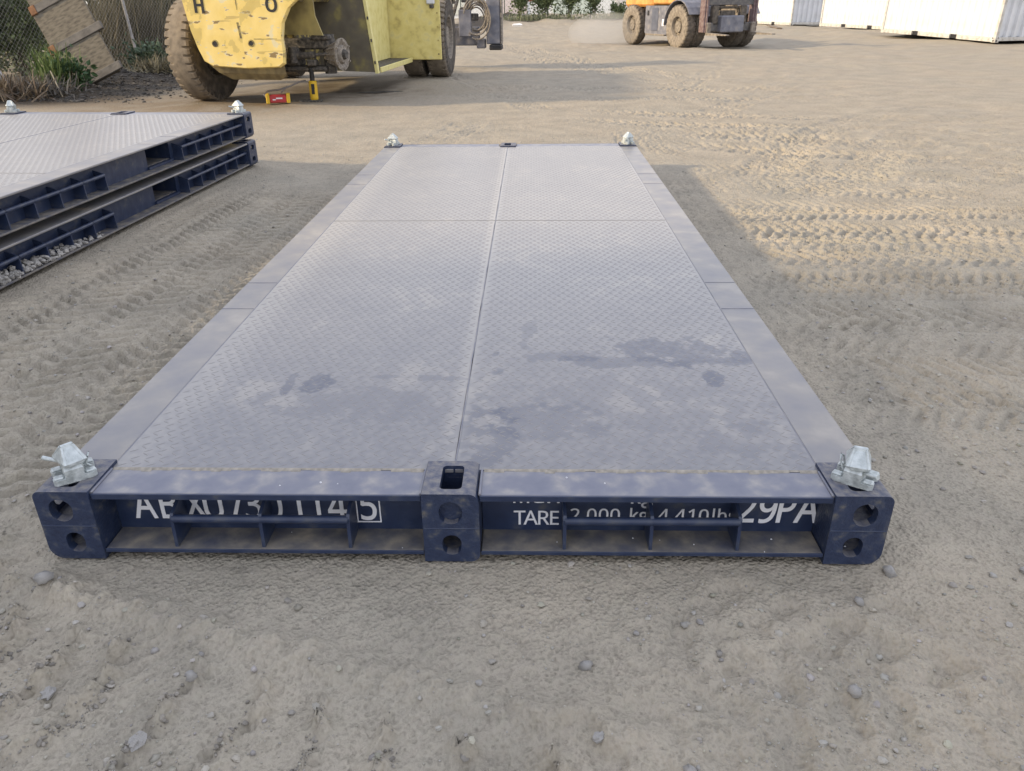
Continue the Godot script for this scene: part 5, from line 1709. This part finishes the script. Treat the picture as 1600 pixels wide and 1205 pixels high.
# ---------------------------------------------------------------- far end of the yard
func build_far() -> void:
	var greenp := mat(0.04, 0.06, 0.045, 0.6)
	var pts := []
	for k in 8:
		pts.append(Vector3(-5.0 + k * 3.2, 0, -61.5 - k * 0.35))
	fence("boundary_fence", "thin dark fence along the far edge of the yard behind the shrubs", pts, 2.4, 0.35, 0.006, greenp, mat(0.25, 0.26, 0.24, 0.6), 0.0)
	var g1 := Vector3(0.06, 0.085, 0.035)
	var g2 := Vector3(0.17, 0.21, 0.10)
	var kinds := ["green shrub by the far fence, nearest the yellow machine's mast", "second far shrub right of the machine's mast, leafy and tall", "wide green shrub at the middle of the far fence", "sparse grey-green shrub by the far fence, right of the wide one", "low weedy shrub by the far fence post", "pale green bush by the far fence just left of the forklift"]
	var at := [[-0.9, 0.8, 2.3, 1500], [0.9, 1.1, 2.5, 2200], [2.8, 1.2, 2.4, 2000], [4.6, 0.8, 2.0, 900], [6.4, 0.8, 1.0, 800], [8.0, 1.2, 1.5, 1300]]
	for k in 6:
		shrub("shrub", kinds[k], "shrub", Vector3(at[k][0] + 0.2, 0, -61.0 - k * 0.3), Vector3(at[k][1], at[k][2], 0.9), at[k][3], 0.17, g1, g2)
	for q in [["grass_tuft", "rough grass under the far fence left of the wide shrub", 0.5], ["grass_tuft", "rough grass under the far fence beside the forklift's rear wheel", 7.2]]:
		reeds(q[0], q[1], Vector3(q[2], 0, -60.6), Vector2(3.4, 0.7), 0.55, 900, Vector3(0.07, 0.09, 0.05), Vector3(0.22, 0.24, 0.14), 0.4)
	# pale warehouse beyond
	var b := thing("warehouse", "pale warehouse with a red band, far beyond the fence shrubs", "warehouse", Vector3(4.0, 0, -84.0))
	var wl := MB.new()
	wl.box(Vector3(0, 2.4, 0), Vector3(46, 4.8, 6), 0.05)
	put(b, "wall", wl.mesh(), mat(0.66, 0.68, 0.68, 0.7))
	var bd := MB.new()
	bd.box(Vector3(-3.0, 1.72, 3.02), Vector3(4.0, 0.5, 0.06), 0.01)
	put(b, "red_band", bd.mesh(), mat(0.38, 0.06, 0.05, 0.6))
	for k in 7:
		var pn := MB.new()
		pn.box(Vector3(-18 + k * 6.0, 1.0, 3.03), Vector3(3.6, 1.3, 0.06), 0.02)
		put(b, "panel", pn.mesh(), mat(0.5 + 0.05 * (k % 3), 0.53 + 0.04 * (k % 2), 0.52, 0.7))
	var lt := MB.new()
	lt.loft([
		[Vector3(-0.28, 0, -0.15), Vector3(0.26, 0, -0.16), Vector3(0.30, 0, 0.14), Vector3(-0.26, 0, 0.16)],
		[Vector3(-0.34, 0.10, -0.20), Vector3(0.30, 0.14, -0.2), Vector3(0.36, 0.09, 0.18), Vector3(-0.30, 0.12, 0.2)],
		[Vector3(-0.2, 0.15, -0.1), Vector3(0.2, 0.17, -0.1), Vector3(0.22, 0.13, 0.1), Vector3(-0.2, 0.15, 0.1)]])
	var o := put(self, "foam_tray", lt.mesh(), mat(0.78, 0.78, 0.76, 0.8), Transform3D(Basis(), Vector3(-0.75, ground_h(-0.75, -54.0), -54.0)))
	tag(o, "white discarded packing tray on the far ground right of the machine's mast", "tray")
	# dust thrown up behind the forklift
	var fv := FogVolume.new()
	fv.name = "dust"
	fv.shape = RenderingServer.FOG_VOLUME_SHAPE_ELLIPSOID
	fv.size = Vector3(3.0, 1.5, 2.6)
	var fm := FogMaterial.new()
	fm.density = 0.25
	fm.albedo = lin(0.97, 0.94, 0.89)
	fv.material = fm
	fv.position = Vector3(3.1, 0.35, -31.0)
	add_child(fv)
	tag(fv, "pale dust cloud rising behind the forklift's rear wheel", "dust", "", "stuff")

# made-up row of trees, added out of view to shade the near end
func build_shade_trees() -> void:
	var xfs := []
	var cols := []
	var big := leaf_mesh(0.18)
	var f := FastNoiseLite.new()
	f.seed = 77; f.frequency = 0.35
	while xfs.size() < 9000:
		var p := Vector3(rng.randf_range(-2.2, 2.2), rng.randf_range(0.4, 10.0), rng.randf_range(0.2, 6.6))
		if f.get_noise_3dv(p) < -0.12: continue
		if p.z < 0.8 + 0.16 * absf(p.y - 5.0) + 0.8 * f.get_noise_2d(p.y * 2.0, 3.0): continue
		var bs := Basis.from_euler(Vector3(rng.randf() * TAU, rng.randf() * TAU, rng.randf() * TAU))
		var sz := rng.randf_range(0.25, 0.5)
		xfs.append(Transform3D(bs.scaled_local(Vector3(sz, sz, sz)), Vector3(-13.5 + p.x, p.y, p.z)))
		var c := rng.randf_range(0.7, 1.2)
		cols.append(Color(0.06 * c, 0.09 * c, 0.035 * c))
	var o := scatter(self, "treeline", big, leaf_mat, xfs, cols)
	tag(o, "leafy row of trees added out of view on the left to shade the near end", "trees", "", "stuff")

# ---------------------------------------------------------------- everything
func _ready() -> void:
	rng.seed = 20240611
	var cam := Camera3D.new()
	cam.name = "camera"
	cam.fov = 52.78
	cam.near = 0.05
	cam.far = 1500.0
	cam.transform = Transform3D(Basis(Vector3(0, 1, 0), 0.027) * Basis(Vector3(1, 0, 0), -0.4591) * Basis(Vector3(0, 0, 1), -0.0098), Vector3(0.2057, 1.4763, 1.8173))
	add_child(cam)
	cam.current = true
	var sky := Sky.new()
	var ps := ProceduralSkyMaterial.new()
	ps.sky_top_color = Color(0.79, 0.81, 0.87)
	ps.sky_horizon_color = Color(0.97, 0.95, 0.92)
	ps.sky_curve = 0.16
	ps.ground_bottom_color = Color(0.5, 0.46, 0.4)
	ps.ground_horizon_color = Color(0.8, 0.78, 0.74)
	ps.sky_energy_multiplier = 1.0
	sky.sky_material = ps
	var env := Environment.new()
	env.background_mode = Environment.BG_SKY
	env.sky = sky
	env.background_energy_multiplier = 1.0
	env.tonemap_mode = Environment.TONE_MAPPER_LINEAR
	env.tonemap_exposure = 2.0
	env.sdfgi_enabled = true
	env.ssao_enabled = true
	env.ssil_enabled = true
	env.volumetric_fog_enabled = true
	env.volumetric_fog_density = 0.0
	var we := WorldEnvironment.new()
	we.name = "world_environment"
	we.environment = env
	add_child(we)
	var sun := DirectionalLight3D.new()
	sun.name = "sun"
	sun.light_energy = 0.85
	sun.light_color = Color(1.0, 0.90, 0.74)
	sun.light_angular_distance = 4.0
	sun.shadow_enabled = true
	add_child(sun)
	sun.look_at_from_position(Vector3(-0.53, 0.236, 0.12) * 10.0, Vector3(), Vector3.UP)

	wide.seed = 3; wide.frequency = 0.33; wide.fractal_octaves = 2
	mid.seed = 4; mid.frequency = 2.6; mid.fractal_octaves = 3
	fine.seed = 5; fine.frequency = 14.0; fine.fractal_octaves = 3
	cells.seed = 9; cells.noise_type = FastNoiseLite.TYPE_CELLULAR; cells.frequency = 13.0; cells.fractal_octaves = 1
	cells.cellular_return_type = FastNoiseLite.RETURN_DISTANCE2_SUB; cells.cellular_jitter = 0.5; cells.fractal_type = FastNoiseLite.FRACTAL_NONE
	tone.seed = 6; tone.frequency = 0.55; tone.fractal_octaves = 4

	make_materials()
	tmat_grey = tmat(noise_tex(63, 0.02, 5, [[0.0, lin(0.07, 0.06, 0.05)], [0.5, lin(0.20, 0.175, 0.145)], [1.0, lin(0.36, 0.32, 0.27)]]), 1.6, 0.7, bump, 0.2)
	tmat_slate = tmat(noise_tex(74, 0.015, 4, [[0.0, lin(0.10, 0.105, 0.13)], [0.6, lin(0.17, 0.175, 0.205)], [1.0, lin(0.27, 0.25, 0.24)]], 256), 0.9, 0.6, bump_soft, 0.2)
	deck_mat = StandardMaterial3D.new()
	deck_mat.albedo_texture = deck_texture()
	deck_mat.roughness = 0.33
	deck_mat.metallic_specular = 0.6
	deck_mat.texture_repeat = false
	lug_mat = mat(0.205, 0.198, 0.196, 0.42)

	build_ground()
	# the platforms
	var main: Node3D = await make_platform()
	var sb := Basis(Vector3(0, 1, 0), deg_to_rad(-3.17))
	# far right corner of the stack at (-2.497, -6.004)
	var far_corner := Vector3(-2.497, STACK_Y, -6.004)
	var org := far_corner - sb * Vector3(HW, 0, -LEN)
	twin(main, Transform3D(sb, org), "lower navy platform of the stack at left, with gravel heaped on its side flange")
	var up := twin(main, Transform3D(sb, org + Vector3(0, 0.261, 0)), "upper navy platform of the stack at left, carrying two twistlocks at its far end")
	paint_marks(main)
	# gravel lying on the lower flange of the stack
	var xfs := []
	var cols := []
	for k in 520:
		var s := -(2.7 + pow(rng.randf(), 0.8) * 1.7)
		var near := smooth(2.6, 3.5, -s)
		if rng.randf() > 0.35 + 0.65 * near: continue
		var e := rng.randf()
		var p := org + sb * Vector3(HW - 0.014 - e * 0.085, 0.038 + 0.05 * near * rng.randf() * (0.4 + 0.6 * e), -LEN - s)
		var r := rng.randf_range(0.012, 0.038)
		xfs.append(Transform3D(Basis.from_euler(Vector3(rng.randf() * 6, rng.randf() * 6, rng.randf() * 6)).scaled(Vector3(r, r * 0.8, r)), p))
		var c := rng.randf_range(0.22, 0.42)
		cols.append(Color(c, c * 0.96, c * 0.9))
	var gm := StandardMaterial3D.new()
	gm.vertex_color_use_as_albedo = true
	gm.roughness = 0.9
	var gv := scatter(self, "gravel", stone_mesh(90, 0.75, 5, 8, true), gm, xfs, cols)
	tag(gv, "grey gravel heaped on the lower stacked platform's side flange", "gravel", "", "stuff")
	# twistlocks
	var tl := make_twistlock()
	var c0 := Vector3(HW - 0.082, 0.2362, -0.089)
	tl.scale = Vector3.ONE
	var sq := Basis.from_scale(Vector3(0.95, 0.86, 0.95))
	tl.transform = Transform3D(Basis(Vector3(0, 1, 0), 0.62) * sq, Vector3(-c0.x, c0.y, c0.z))
	twin(tl, Transform3D(Basis(Vector3(0, 1, 0), PI - 0.62) * sq, c0), "galvanised twistlock standing in the platform's near right corner casting")
	twin(tl, Transform3D(Basis(Vector3(0, 1, 0), 1.2) * sq, Vector3(-c0.x, c0.y, -LEN + 0.089)), "galvanised twistlock at the middle platform's far left corner")
	twin(tl, Transform3D(Basis(Vector3(0, 1, 0), 2.0) * sq, Vector3(c0.x, c0.y, -LEN + 0.089)), "galvanised twistlock at the middle platform's far right corner")
	var ub := org + Vector3(0, 0.261, 0)
	twin(tl, Transform3D(sb * Basis(Vector3(0, 1, 0), 1.0) * sq, ub + sb * Vector3(c0.x, c0.y, -LEN + 0.089)), "galvanised twistlock on the stack's far right corner, below the machine's tyre")
	twin(tl, Transform3D(sb * Basis(Vector3(0, 1, 0), 0.2) * sq, ub + sb * Vector3(-c0.x, c0.y, -LEN + 0.089)), "galvanised twistlock on the stack's far left corner by the dead grass")
	build_machine()
	build_forklift()
	build_containers()
	build_left()
	build_far()
	build_gravel()
	build_shade_trees()
